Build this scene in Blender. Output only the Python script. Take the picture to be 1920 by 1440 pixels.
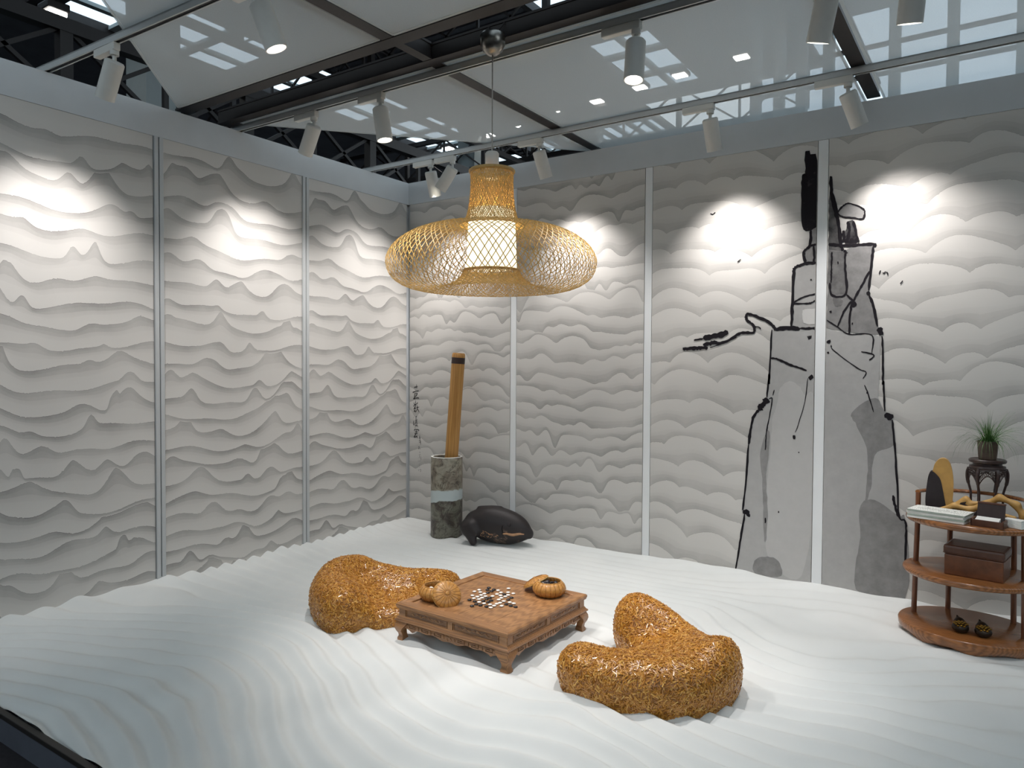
import bpy, bmesh, math, random
import numpy as np
from mathutils import Vector, Matrix, Quaternion, noise as mnoise

for _o in list(bpy.data.objects):
    bpy.data.objects.remove(_o, do_unlink=True)
SC = bpy.context.scene
COL = SC.collection
PI = math.pi

# ------------------------------------------------------------------ camera
FOC = 1365.87
cam_d = bpy.data.cameras.new('camera')
cam_d.sensor_fit = 'HORIZONTAL'; cam_d.sensor_width = 36.0; cam_d.lens = 36.0 * FOC / 1920.0
cam_d.clip_start = 0.05; cam_d.clip_end = 200
cam = bpy.data.objects.new('camera', cam_d); COL.objects.link(cam)
yaw, pitch, roll = 2.166245, -0.026358, 0.005740
fw = Vector((math.cos(pitch)*math.cos(yaw), math.cos(pitch)*math.sin(yaw), math.sin(pitch)))
rt = Vector((math.sin(yaw), -math.cos(yaw), 0)); up = rt.cross(fw)
r2 = rt*math.cos(roll) + up*math.sin(roll); u2 = up*math.cos(roll) - rt*math.sin(roll)
M = Matrix((r2, u2, -fw)).transposed().to_4x4(); M.translation = (4.43365, -4.88448, 1.4)
cam.matrix_world = M
SC.camera = cam

# ------------------------------------------------------------------ world, exposure
wd = bpy.data.worlds.new('overcast_sky'); SC.world = wd; wd.use_nodes = True
bg = wd.node_tree.nodes['Background']
bg.inputs[0].default_value = (0.78, 0.90, 0.97, 1); bg.inputs[1].default_value = 1.08
SC.view_settings.view_transform = 'Standard'; SC.view_settings.look = 'None'
SC.view_settings.gamma = 1.0; SC.view_settings.use_curve_mapping = False
SC.view_settings.exposure = 0.65
try:
    SC.cycles.max_bounces = 6; SC.cycles.transparent_max_bounces = 10; SC.cycles.sample_clamp_indirect = 6.0
    SC.cycles.use_denoising = True
except Exception:
    pass
WALL_SPOT = 44.0      # watts of the track spots that wash the walls
FLOOR_SPOT = 82.0     # watts of the track spots that light the sand

# ------------------------------------------------------------------ helpers
def lin(c):
    return tuple((v/255/12.92 if v/255 <= 0.04045 else ((v/255+0.055)/1.055)**2.4) for v in c)

def mesh_obj(name, verts, faces, mat=None, parent=None, smooth=False, loc=None):
    me = bpy.data.meshes.new(name)
    me.from_pydata([tuple(v) for v in verts], [], [tuple(f) for f in faces])
    me.update()
    if smooth: me.polygons.foreach_set('use_smooth', [True]*len(me.polygons))
    if mat: me.materials.append(mat)
    o = bpy.data.objects.new(name, me); COL.objects.link(o)
    if parent: o.parent = parent
    if loc is not None: o.location = loc
    return o

def np_mesh(name, V, F, mat=None, parent=None, smooth=False, attr=None):
    """fast mesh from numpy verts (n,3) and quad/tri faces (m,k)"""
    V = np.asarray(V, dtype=np.float32); F = np.asarray(F, dtype=np.int32)
    me = bpy.data.meshes.new(name)
    me.vertices.add(len(V)); me.vertices.foreach_set('co', V.ravel())
    k = F.shape[1]; n = len(F)
    me.loops.add(n*k); me.loops.foreach_set('vertex_index', F.ravel())
    me.polygons.add(n); me.polygons.foreach_set('loop_start', np.arange(n, dtype=np.int32)*k)
    try: me.polygons.foreach_set('loop_total', np.full(n, k, dtype=np.int32))
    except Exception: pass
    me.polygons.foreach_set('use_smooth', np.full(n, bool(smooth)))
    me.update(calc_edges=True); me.validate()
    if attr is not None:
        a = me.attributes.new('ink', 'FLOAT', 'POINT'); a.data.foreach_set('value', np.asarray(attr, dtype=np.float32))
    if mat: me.materials.append(mat)
    o = bpy.data.objects.new(name, me); COL.objects.link(o)
    if parent: o.parent = parent
    return o

def tag(o, label=None, cat=None, group=None, kind=None):
    if label: o['label'] = label
    if cat: o['category'] = cat
    if group: o['group'] = group
    if kind: o['kind'] = kind
    return o

def empty(name, loc, rz=0.0, label=None, cat=None, group=None):
    o = bpy.data.objects.new(name, None); COL.objects.link(o)
    o.location = loc; o.rotation_euler = (0, 0, rz); o.empty_display_size = 0.05
    return tag(o, label, cat, group)

def copy_tree(o, parent=None):
    c = o.copy(); COL.objects.link(c); c.parent = parent
    for ch in list(o.children): copy_tree(ch, c)
    return c

class MB:
    def __init__(s): s.v = []; s.f = []
    def add(s, vs, fs):
        b = len(s.v); s.v += [tuple(v) for v in vs]; s.f += [tuple(b+i for i in f) for f in fs]; return s
    def box(s, c, d, rot=None, bev=0.0):
        x, y, z = d[0]/2, d[1]/2, d[2]/2
        if bev > 0:
            bm = bmesh.new(); bmesh.ops.create_cube(bm, size=1.0)
            for v in bm.verts: v.co = Vector((v.co.x*d[0], v.co.y*d[1], v.co.z*d[2]))
            bmesh.ops.bevel(bm, geom=bm.edges[:], offset=bev, segments=2, profile=0.6, affect='EDGES')
            bm.verts.index_update()
            vs = [v.co.copy() for v in bm.verts]; fs = [[v.index for v in f.verts] for f in bm.faces]; bm.free()
        else:
            vs = [Vector(p) for p in ((-x,-y,-z),(x,-y,-z),(x,y,-z),(-x,y,-z),(-x,-y,z),(x,-y,z),(x,y,z),(-x,y,z))]
            fs = [(0,3,2,1),(4,5,6,7),(0,1,5,4),(1,2,6,5),(2,3,7,6),(3,0,4,7)]
        if rot is not None: vs = [rot @ v for v in vs]
        c = Vector(c); return s.add([v+c for v in vs], fs)
    def lathe(s, prof, n=32, c=(0,0,0), cap0=True, cap1=True, rib=None):
        vs = []; fs = []; c = Vector(c)
        for i, (r, z) in enumerate(prof):
            for k in range(n):
                a = 2*PI*k/n; rr = r*(rib(a, i) if rib else 1.0)
                vs.append(c+Vector((rr*math.cos(a), rr*math.sin(a), z)))
        for i in range(len(prof)-1):
            for k in range(n):
                k2 = (k+1) % n; fs.append((i*n+k, i*n+k2, (i+1)*n+k2, (i+1)*n+k))
        if cap0: fs.append(tuple(reversed(range(n))))
        if cap1: fs.append(tuple(range((len(prof)-1)*n, len(prof)*n)))
        return s.add(vs, fs)
    def tube(s, pts, r, n=8, cap=True, flat=1.0, upv=None):
        pts = [Vector(p) for p in pts]; m = len(pts)
        rs = r if isinstance(r, (list, tuple)) else [r]*m
        vs = []; fs = []; prev = None
        for i, p in enumerate(pts):
            t = (pts[min(i+1, m-1)]-pts[max(i-1, 0)])
            t = t.normalized() if t.length > 1e-9 else Vector((0,0,1))
            ref = Vector(upv) if upv else (prev if prev else (Vector((0,0,1)) if abs(t.z) < 0.9 else Vector((1,0,0))))
            a = ref - t*ref.dot(t)
            a = a.normalized() if a.length > 1e-6 else t.orthogonal().normalized()
            prev = a; b = t.cross(a)
            for k in range(n):
                an = 2*PI*k/n + PI/n
                vs.append(p + (a*math.cos(an)*flat + b*math.sin(an))*rs[i])
        for i in range(m-1):
            for k in range(n):
                k2 = (k+1) % n; fs.append((i*n+k, i*n+k2, (i+1)*n+k2, (i+1)*n+k))
        if cap: fs.append(tuple(reversed(range(n)))); fs.append(tuple(range((m-1)*n, m*n)))
        return s.add(vs, fs)
    def prism(s, poly, z0, z1, fn=None):
        n = len(poly)
        vs = [(x, y, z0) for x, y in poly]+[(x, y, z1) for x, y in poly]
        if fn: vs = [fn(*v) for v in vs]
        fs = [tuple(reversed(range(n))), tuple(range(n, 2*n))]+[(i, (i+1) % n, n+(i+1) % n, n+i) for i in range(n)]
        return s.add(vs, fs)
    def build(s, name, mat=None, parent=None, smooth=False, loc=None):
        return mesh_obj(name, s.v, s.f, mat, parent, smooth, loc)

def auto_smooth(o, ang=40):
    """mark sharp edges by angle and shade smooth"""
    me = o.data; bm = bmesh.new(); bm.from_mesh(me)
    lim = math.radians(ang)
    for e in bm.edges:
        if len(e.link_faces) == 2 and e.calc_face_angle(0) > lim: e.smooth = False
    for f in bm.faces: f.smooth = True
    bm.to_mesh(me); bm.free(); return o

def catmull(pts, n=8, closed=False):
    P = [Vector(p) for p in pts]; out = []; m = len(P)
    rng = range(m if closed else m-1)
    for i in rng:
        p1, p2 = P[i], P[(i+1) % m]
        p0 = P[(i-1) % m] if (closed or i > 0) else p1*2-p2
        p3 = P[(i+2) % m] if (closed or i+2 < m) else p2*2-p1
        for k in range(n):
            t = k/n
            out.append(0.5*((2*p1)+(p2-p0)*t+(2*p0-5*p1+4*p2-p3)*t*t+(3*p1-p0-3*p2+p3)*t**3))
    if not closed: out.append(P[-1])
    return out

# ------------------------------------------------------------------ materials
def new_mat(name):
    m = bpy.data.materials.new(name); m.use_nodes = True
    nt = m.node_tree; b = nt.nodes['Principled BSDF']
    return m, nt, b
def L(nt, a, b): nt.links.new(a, b)
def texco(nt, scale=(1,1,1), kind='Object', rot=(0,0,0)):
    t = nt.nodes.new('ShaderNodeTexCoord'); mp = nt.nodes.new('ShaderNodeMapping')
    mp.inputs['Scale'].default_value = scale; mp.inputs['Rotation'].default_value = rot
    L(nt, t.outputs[kind], mp.inputs['Vector']); return mp.outputs['Vector']
def noise_n(nt, vec, scale, detail=4, rough=0.55, dist=0.0):
    n = nt.nodes.new('ShaderNodeTexNoise'); n.inputs['Scale'].default_value = scale
    n.inputs['Detail'].default_value = detail; n.inputs['Roughness'].default_value = rough; n.inputs['Distortion'].default_value = dist
    if vec: L(nt, vec, n.inputs['Vector'])
    return n
def ramp(nt, fac, stops):
    r = nt.nodes.new('ShaderNodeValToRGB'); e = r.color_ramp.elements
    while len(e) < len(stops): e.new(0.5)
    for el, (p, c) in zip(e, stops): el.position = p; el.color = (c[0], c[1], c[2], 1)
    L(nt, fac, r.inputs['Fac']); return r.outputs['Color']
def bump(nt, b, h, strength=0.2, dist=0.005):
    n = nt.nodes.new('ShaderNodeBump'); n.inputs['Strength'].default_value = strength; n.inputs['Distance'].default_value = dist
    L(nt, h, n.inputs['Height']); L(nt, n.outputs['Normal'], b.inputs['Normal'])
def simple(name, col, rough=0.6, metal=0.0, var=0.12, scale=30, bs=0.0, coat=0.0, spec=0.5):
    m, nt, b = new_mat(name); c = lin(col)
    v = texco(nt); n = noise_n(nt, v, scale)
    L(nt, ramp(nt, n.outputs['Fac'], [(0.25, tuple(x*(1-var) for x in c)), (0.75, tuple(min(1, x*(1+var)) for x in c))]), b.inputs['Base Color'])
    b.inputs['Roughness'].default_value = rough; b.inputs['Metallic'].default_value = metal
    b.inputs['Coat Weight'].default_value = coat; b.inputs['Specular IOR Level'].default_value = spec
    if bs > 0: bump(nt, b, n.outputs['Fac'], bs, 0.003)
    return m
def wood(name, c_dark, c_light, scale=(3, 30, 30), rough=0.4, coat=0.15, bs=0.08):
    m, nt, b = new_mat(name)
    v = texco(nt, scale); n1 = noise_n(nt, v, 1.6, 6, 0.6, 1.2)
    w = nt.nodes.new('ShaderNodeTexWave'); w.inputs['Scale'].default_value = 0.9; w.inputs['Distortion'].default_value = 7.0
    w.inputs['Detail'].default_value = 3; w.inputs['Detail Scale'].default_value = 1.3; w.bands_direction = 'Y'; L(nt, v, w.inputs['Vector'])
    mx = nt.nodes.new('ShaderNodeMath'); mx.operation = 'MULTIPLY_ADD'; mx.inputs[1].default_value = 0.4
    L(nt, w.outputs['Fac'], mx.inputs[0]); 
    sc = nt.nodes.new('ShaderNodeMath'); sc.operation = 'MULTIPLY'; sc.inputs[1].default_value = 0.65; L(nt, n1.outputs['Fac'], sc.inputs[0])
    L(nt, sc.outputs[0], mx.inputs[2])
    L(nt, ramp(nt, mx.outputs[0], [(0.15, lin(c_dark)), (0.75, lin(c_light))]), b.inputs['Base Color'])
    b.inputs['Roughness'].default_value = rough; b.inputs['Coat Weight'].default_value = coat; b.inputs['Coat Roughness'].default_value = 0.25
    bump(nt, b, n1.outputs['Fac'], bs, 0.002)
    return m
def emit(name, col, s):
    m = bpy.data.materials.new(name); m.use_nodes = True; nt = m.node_tree; nt.nodes.clear()
    o = nt.nodes.new('ShaderNodeOutputMaterial'); e = nt.nodes.new('ShaderNodeEmission')
    e.inputs[0].default_value = (*col, 1); e.inputs[1].default_value = s; L(nt, e.outputs[0], o.inputs[0]); return m

# white sand
MAT = {}
m, nt, b = new_mat('white_sand'); MAT['sand'] = m
v = texco(nt); n = noise_n(nt, v, 900, 2, 0.7); n2 = noise_n(nt, v, 2.2, 3)
L(nt, ramp(nt, n2.outputs['Fac'], [(0.3, (0.68, 0.70, 0.685)), (0.7, (0.74, 0.755, 0.735))]), b.inputs['Base Color'])
b.inputs['Roughness'].default_value = 0.9; b.inputs['Specular IOR Level'].default_value = 0.15; bump(nt, b, n.outputs['Fac'], 0.25, 0.0015)
# painted wallpaper: 'ink' attribute darkens the paper
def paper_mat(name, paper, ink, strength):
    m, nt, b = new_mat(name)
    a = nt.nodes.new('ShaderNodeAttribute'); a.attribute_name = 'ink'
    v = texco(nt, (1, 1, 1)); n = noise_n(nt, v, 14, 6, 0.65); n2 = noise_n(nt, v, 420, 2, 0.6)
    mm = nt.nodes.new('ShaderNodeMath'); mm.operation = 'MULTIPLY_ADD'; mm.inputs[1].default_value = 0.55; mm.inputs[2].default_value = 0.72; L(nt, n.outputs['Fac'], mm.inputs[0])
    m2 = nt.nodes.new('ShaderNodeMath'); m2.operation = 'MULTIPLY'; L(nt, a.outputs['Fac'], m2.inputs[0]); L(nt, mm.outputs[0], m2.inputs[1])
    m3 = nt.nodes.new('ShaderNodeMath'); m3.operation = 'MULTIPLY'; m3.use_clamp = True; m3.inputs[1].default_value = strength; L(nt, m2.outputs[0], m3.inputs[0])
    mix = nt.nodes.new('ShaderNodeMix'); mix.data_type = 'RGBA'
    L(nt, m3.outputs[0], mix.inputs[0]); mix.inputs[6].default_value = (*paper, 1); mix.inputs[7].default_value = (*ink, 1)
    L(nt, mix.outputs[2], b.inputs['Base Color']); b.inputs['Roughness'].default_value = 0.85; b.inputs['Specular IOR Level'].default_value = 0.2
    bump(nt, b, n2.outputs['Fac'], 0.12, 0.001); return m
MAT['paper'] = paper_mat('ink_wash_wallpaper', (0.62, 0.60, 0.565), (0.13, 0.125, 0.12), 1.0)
MAT['ink'] = paper_mat('ink_painting', (0.62, 0.61, 0.59), (0.012, 0.010, 0.013), 1.0)
MAT['white'] = simple('white_wall_paint', (196, 200, 202), 0.7, 0, 0.03, 6, 0.02)
MAT['batten'] = simple('bright_white_joint', (228, 230, 230), 0.6, 0, 0.02, 6)
MAT['alu'] = simple('white_metal_trim', (190, 193, 193), 0.4, 0.1, 0.03, 10)
MAT['lampwhite'] = simple('white_powder_coat', (215, 214, 208), 0.45, 0, 0.03, 20)
MAT['black'] = simple('black_steel', (34, 29, 28), 0.5, 0.2, 0.2, 8)
MAT['groove'] = simple('black_track_slot', (22, 18, 18), 0.5, 0, 0.1, 8)
MAT['hall_grey'] = simple('grey_hall_paint', (150, 158, 158), 0.8, 0, 0.08, 2)
MAT['deck'] = simple('dark_roof_deck', (84, 86, 92), 0.7, 0.1, 0.2, 3)
MAT['hall_wall'] = simple('dark_hall_wall', (92, 96, 102), 0.8, 0, 0.15, 1.5)
MAT['steel'] = simple('brushed_nickel', (150, 145, 138), 0.3, 1.0, 0.1, 60)
MAT['chip_base'] = simple('dark_lacquer_base', (158, 102, 32), 0.4, 0.0, 0.3, 40, 0.3, 0.3)
m, nt, b = new_mat('gold_lacquered_wood_chips'); MAT['chip'] = m
g = nt.nodes.new('ShaderNodeNewGeometry')
L(nt, ramp(nt, g.outputs['Random Per Island'], [(0.0, lin((146, 90, 24))), (0.45, lin((182, 122, 38))), (0.8, lin((200, 140, 50))), (1.0, lin((224, 176, 92)))]), b.inputs['Base Color'])
b.inputs['Roughness'].default_value = 0.33; b.inputs['Coat Weight'].default_value = 0.5; b.inputs['Coat Roughness'].default_value = 0.2
MAT['table'] = wood('table_wood', (108, 74, 46), (164, 118, 76), (4, 40, 40))
MAT['table_y'] = wood('table_plank_wood', (122, 84, 52), (170, 124, 80), (40, 4, 40))
MAT['table_d'] = wood('table_dark_wood', (84, 55, 34), (140, 98, 60), (4, 40, 40))
MAT['cab'] = wood('cabinet_wood', (108, 66, 36), (160, 104, 58), (6, 30, 30), 0.25, 0.4)
MAT['cab_d'] = wood('cabinet_post_wood', (84, 50, 32), (126, 76, 46), (30, 30, 5), 0.35, 0.3)
MAT['bamboo'] = wood('bamboo_slat_wood', (160, 110, 52), (196, 146, 80), (40, 40, 2), 0.4, 0.2)
MAT['rattan'] = simple('golden_rattan', (186, 132, 62), 0.4, 0, 0.25, 60, 0.1, 0.3)
MAT['weave'] = simple('bamboo_splits', (222, 180, 104), 0.5, 0, 0.2, 40)
MAT['rattan_d'] = simple('dark_rattan_line', (140, 92, 40), 0.45, 0, 0.2, 60)  # darker tone for the groove lines of bowls and lids
MAT['rim'] = simple('bamboo_rim', (196, 160, 96), 0.5, 0, 0.15, 30)
MAT['darkwood'] = simple('dark_rosewood', (58, 42, 38), 0.4, 0, 0.25, 25, 0.05, 0.2)
MAT['burl'] = simple('yellow_burl_wood', (196, 152, 84), 0.45, 0, 0.2, 18, 0.1, 0.2)
MAT['stone_blk'] = simple('black_stone', (40, 32, 34), 0.6, 0, 0.3, 30, 0.3)
MAT['leather'] = simple('brown_leather', (112, 66, 38), 0.45, 0, 0.3, 22, 0.2, 0.1)
MAT['leather_d'] = simple('dark_brown_leather', (86, 52, 36), 0.4, 0, 0.25, 22, 0.2, 0.1)
MAT['whitestone'] = simple('white_go_stone', (238, 234, 226), 0.3, 0, 0.03, 30, 0, 0.3)
MAT['blackstone'] = simple('black_go_stone', (34, 30, 32), 0.35, 0, 0.1, 30)
MAT['sheet'] = simple('printed_paper', (232, 232, 226), 0.7, 0, 0.05, 20)
MAT['print'] = simple('printing_ink', (84, 74, 70), 0.7, 0, 0.2, 40)
MAT['cover'] = simple('pale_green_cover', (168, 178, 166), 0.6, 0, 0.12, 20)
MAT['brass'] = simple('old_brass', (150, 116, 48), 0.28, 1.0, 0.35, 40, 0.2)
MAT['bronze'] = simple('dark_bronze', (52, 42, 32), 0.4, 0.6, 0.3, 40, 0.2)
MAT['grass'] = simple('green_grass_blade', (70, 110, 48), 0.5, 0, 0.35, 12)
MAT['pot'] = simple('brown_glazed_pot', (84, 68, 56), 0.4, 0, 0.5, 14, 0.3, 0.2)
MAT['soil'] = simple('soil', (48, 40, 30), 0.9, 0, 0.3, 60, 0.4)
MAT['kerb'] = simple('black_kerb_edge', (40, 38, 36), 0.5, 0, 0.1, 10)
MAT['kerb_g'] = simple('grey_kerb_face', (92, 96, 106), 0.6, 0, 0.1, 10)
MAT['hallfloor'] = simple('dark_hall_carpet', (40, 36, 40), 0.95, 0, 0.3, 60)
MAT['diffuser'] = emit('glowing_lamp_diffuser', (1.0, 0.85, 0.55), 1.15)
MAT['bulb'] = emit('warm_bulb_glow', (1.0, 0.80, 0.42), 45.0)
MAT['lens'] = emit('spot_lens_glow', (1.0, 0.93, 0.82), 9.0)
MAT['hall_led'] = emit('hall_lamp_glow', (1.0, 0.97, 0.90), 12.0)
# stretched scrim: lets part of the view through
m = bpy.data.materials.new('white_scrim_fabric'); m.use_nodes = True; nt = m.node_tree; nt.nodes.clear(); MAT['fabric'] = m
o_ = nt.nodes.new('ShaderNodeOutputMaterial'); tr = nt.nodes.new('ShaderNodeBsdfTransparent'); df = nt.nodes.new('ShaderNodeBsdfDiffuse'); tl = nt.nodes.new('ShaderNodeBsdfTranslucent')
v = texco(nt, (1, 1, 1)); nf = noise_n(nt, texco(nt, (160, 900, 1)), 1.0, 2, 0.6)
fc = ramp(nt, nf.outputs['Fac'], [(0.3, (0.74, 0.75, 0.735)), (0.7, (0.86, 0.87, 0.85))])
L(nt, fc, df.inputs[0]); L(nt, fc, tl.inputs[0])
x1 = nt.nodes.new('ShaderNodeMixShader'); x1.inputs[0].default_value = 0.55; L(nt, df.outputs[0], x1.inputs[1]); L(nt, tl.outputs[0], x1.inputs[2])
x2 = nt.nodes.new('ShaderNodeMixShader'); x2.inputs[0].default_value = 0.46; L(nt, x1.outputs[0], x2.inputs[1]); L(nt, tr.outputs[0], x2.inputs[2]); L(nt, x2.outputs[0], o_.inputs[0])
# window glass
m = bpy.data.materials.new('clear_window_glass'); m.use_nodes = True; nt = m.node_tree; nt.nodes.clear(); MAT['glass'] = m
o_ = nt.nodes.new('ShaderNodeOutputMaterial'); tr = nt.nodes.new('ShaderNodeBsdfTransparent'); gl = nt.nodes.new('ShaderNodeBsdfGlossy'); gl.inputs['Roughness'].default_value = 0.05
tr.inputs[0].default_value = (0.92, 0.96, 1.0, 1)
x1 = nt.nodes.new('ShaderNodeMixShader'); x1.inputs[0].default_value = 0.06; L(nt, tr.outputs[0], x1.inputs[1]); L(nt, gl.outputs[0], x1.inputs[2]); L(nt, x1.outputs[0], o_.inputs[0])
# marble vase: rocky veins, a pale wavy band round the middle
m, nt, b = new_mat('painted_marble'); MAT['marble'] = m
v = texco(nt, (1, 1, 1)); n1 = noise_n(nt, v, 9, 8, 0.62, 0.8); n2 = noise_n(nt, v, 5, 6, 0.6, 2.2)
rock = ramp(nt, n1.outputs['Fac'], [(0.28, lin((70, 62, 54))), (0.45, lin((126, 116, 102))), (0.58, lin((158, 152, 136))), (0.75, lin((112, 108, 94)))])
dk = ramp(nt, n1.outputs['Fac'], [(0.28, lin((40, 34, 32))), (0.45, lin((78, 70, 62))), (0.58, lin((124, 122, 108))), (0.75, lin((72, 66, 58)))])
ab = nt.nodes.new('ShaderNodeMath'); ab.operation = 'SUBTRACT'; ab.inputs[1].default_value = 0.5; L(nt, n2.outputs['Fac'], ab.inputs[0])
ab2 = nt.nodes.new('ShaderNodeMath'); ab2.operation = 'ABSOLUTE'; L(nt, ab.outputs[0], ab2.inputs[0])
vein = ramp(nt, ab2.outputs[0], [(0.0, (0.12, 0.11, 0.10)), (0.022, (1, 1, 1))])
sx = nt.nodes.new('ShaderNodeSeparateXYZ'); L(nt, v, sx.inputs[0])
n3 = noise_n(nt, v, 7, 3, 0.5)
zz = nt.nodes.new('ShaderNodeMath'); zz.operation = 'MULTIPLY_ADD'; zz.inputs[1].default_value = 0.10; L(nt, n3.outputs['Fac'], zz.inputs[0]); L(nt, sx.outputs['Z'], zz.inputs[2])
xs = nt.nodes.new('ShaderNodeMath'); xs.operation = 'MULTIPLY_ADD'; xs.inputs[1].default_value = -0.14; L(nt, sx.outputs['X'], xs.inputs[0]); L(nt, zz.outputs[0], xs.inputs[2])
band = ramp(nt, xs.outputs[0], [(0.352, (0, 0, 0)), (0.356, (1, 1, 1)), (0.436, (1, 1, 1)), (0.440, (0, 0, 0))])
lowm = nt.nodes.new('ShaderNodeMath'); lowm.operation = 'LESS_THAN'; lowm.inputs[1].default_value = 0.39; L(nt, xs.outputs[0], lowm.inputs[0])
mixd = nt.nodes.new('ShaderNodeMix'); mixd.data_type = 'RGBA'; L(nt, lowm.outputs[0], mixd.inputs[0]); L(nt, rock, mixd.inputs[6]); L(nt, dk, mixd.inputs[7])
mul = nt.nodes.new('ShaderNodeMix'); mul.data_type = 'RGBA'; mul.blend_type = 'MULTIPLY'; mul.inputs[0].default_value = 0.8; L(nt, mixd.outputs[2], mul.inputs[6]); L(nt, vein, mul.inputs[7])
mb = nt.nodes.new('ShaderNodeMix'); mb.data_type = 'RGBA'; L(nt, band, mb.inputs[0]); L(nt, mul.outputs[2], mb.inputs[6]); mb.inputs[7].default_value = (*lin((196, 206, 206)), 1)
L(nt, mb.outputs[2], b.inputs['Base Color']); b.inputs['Roughness'].default_value = 0.35
# black carved fish with rubbed patches
m, nt, b = new_mat('rubbed_black_lacquer'); MAT['fish'] = m
v = texco(nt); n1 = noise_n(nt, v, 16, 8, 0.75); n2 = noise_n(nt, v, 3.5, 2)
sub = nt.nodes.new('ShaderNodeMath'); sub.operation = 'MULTIPLY'; L(nt, n1.outputs['Fac'], sub.inputs[0]); L(nt, n2.outputs['Fac'], sub.inputs[1])
L(nt, ramp(nt, sub.outputs[0], [(0.0, lin((30, 25, 26))), (0.33, lin((40, 33, 33))), (0.37, lin((112, 92, 78))), (0.45, lin((140, 118, 100)))]), b.inputs['Base Color'])
b.inputs['Roughness'].default_value = 0.5; bump(nt, b, n1.outputs['Fac'], 0.25, 0.004)
# live-edge scholar slab: black with a yellow rim, split by object position
MAT['fishline'] = simple('bare_wood_stroke', (176, 134, 98), 0.6, 0, 0.3, 60)

# ------------------------------------------------------------------ sand floor
RS = np.random.RandomState(7)
PHI = np.array([[0.0,-1.6,-3.2,-4.7,-6.0,-7.0,-7.4,-7.3,-6.8,-6.1,-5.3,-4.4,-3.6,-3.0,-2.6,-2.2,-1.8,-1.5,-1.1,-0.7,-0.4,-0.0,0.3,0.6,0.9,1.1,1.3],[1.8,0.4,-1.1,-2.6,-3.9,-4.8,-5.3,-5.1,-4.5,-3.8,-2.8,-1.9,-1.3,-0.9,-0.6,-0.3,0.0,0.4,0.7,1.1,1.4,1.7,2.0,2.3,2.5,2.7,2.9],[3.5,2.3,1.0,-0.5,-1.6,-2.5,-3.0,-2.9,-2.4,-1.5,-0.3,0.6,1.0,1.2,1.3,1.5,1.9,2.2,2.6,2.9,3.2,3.5,3.7,3.9,4.1,4.3,4.4],[5.0,4.1,2.9,1.5,0.4,-0.4,-0.8,-0.9,-0.3,0.8,2.2,3.0,3.2,3.1,3.1,3.4,3.7,4.1,4.5,4.8,5.0,5.2,5.4,5.6,5.7,5.8,5.9],[6.1,5.5,4.8,3.5,2.4,1.6,1.1,1.1,1.8,3.0,4.3,5.1,5.2,4.8,4.8,5.3,5.7,6.1,6.3,6.6,6.8,7.0,7.1,7.2,7.3,7.3,7.4],[6.8,6.4,6.1,5.4,4.4,3.6,3.0,3.2,4.0,5.1,6.4,7.3,7.4,6.7,6.8,7.5,7.9,8.1,8.2,8.4,8.6,8.7,8.8,8.8,8.8,8.8,8.8],[7.6,7.0,6.7,6.9,6.6,5.9,5.4,5.5,6.2,7.2,8.1,8.9,8.9,8.4,9.1,9.8,10.1,10.0,10.1,10.2,10.4,10.4,10.4,10.3,10.3,10.2,10.1],[8.9,8.6,8.6,8.7,8.6,8.3,7.9,7.9,8.3,9.0,9.7,10.3,10.5,10.7,11.5,12.1,12.2,11.8,11.8,12.1,12.1,12.0,11.9,11.8,11.7,11.6,11.5],[10.6,10.7,10.7,10.8,10.8,10.5,10.3,10.3,10.5,10.8,11.3,11.7,12.1,12.8,13.7,14.6,14.2,13.7,13.7,14.0,13.8,13.5,13.3,13.1,13.0,12.9,12.7],[12.7,12.8,12.9,12.9,12.9,12.8,12.6,12.6,12.6,12.7,13.0,13.3,13.7,14.5,15.6,16.5,16.5,15.8,15.6,15.5,15.1,14.8,14.6,14.4,14.3,14.1,14.0],[14.8,15.0,15.1,15.1,15.1,15.0,14.9,14.8,14.8,14.8,14.8,14.9,15.2,15.9,17.0,18.3,18.7,17.9,16.9,16.3,16.1,16.0,15.8,15.7,15.5,15.4,15.2],[17.1,17.2,17.3,17.3,17.3,17.3,17.2,17.2,17.1,17.0,16.8,16.7,16.8,17.3,18.6,19.9,20.2,19.5,18.5,17.7,17.4,17.2,17.1,16.9,16.7,16.6,16.4],[19.4,19.5,19.5,19.6,19.6,19.6,19.6,19.5,19.4,19.3,19.2,18.9,18.6,18.7,19.9,20.9,21.0,20.6,19.9,19.3,18.8,18.5,18.3,18.2,18.0,17.8,17.6],[21.7,21.8,21.9,21.9,22.0,22.0,22.0,21.9,21.9,21.8,21.7,21.6,21.4,21.0,21.3,21.3,21.3,21.6,21.2,20.7,20.3,19.9,19.6,19.4,19.2,19.0,18.8],[24.0,24.1,24.2,24.3,24.3,24.4,24.4,24.4,24.4,24.3,24.3,24.3,24.2,23.6,22.9,22.4,22.3,22.5,22.4,22.0,21.6,21.2,20.9,20.7,20.4,20.2,20.0],[26.4,26.5,26.6,26.7,26.7,26.8,26.8,26.9,26.9,26.8,26.8,26.6,26.3,25.7,24.8,24.0,23.6,23.5,23.4,23.1,22.8,22.5,22.2,21.9,21.7,21.5,21.2],[28.8,28.8,28.9,29.0,29.1,29.2,29.3,29.3,29.3,29.3,29.1,28.8,28.3,27.6,26.6,25.7,25.1,24.8,24.5,24.3,24.0,23.7,23.5,23.2,22.9,22.7,22.5],[31.1,31.2,31.3,31.4,31.5,31.6,31.7,31.8,31.7,31.6,31.4,31.0,30.3,29.4,28.5,27.5,26.7,26.1,25.8,25.5,25.2,25.0,24.7,24.4,24.2,23.9,23.7]])
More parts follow.
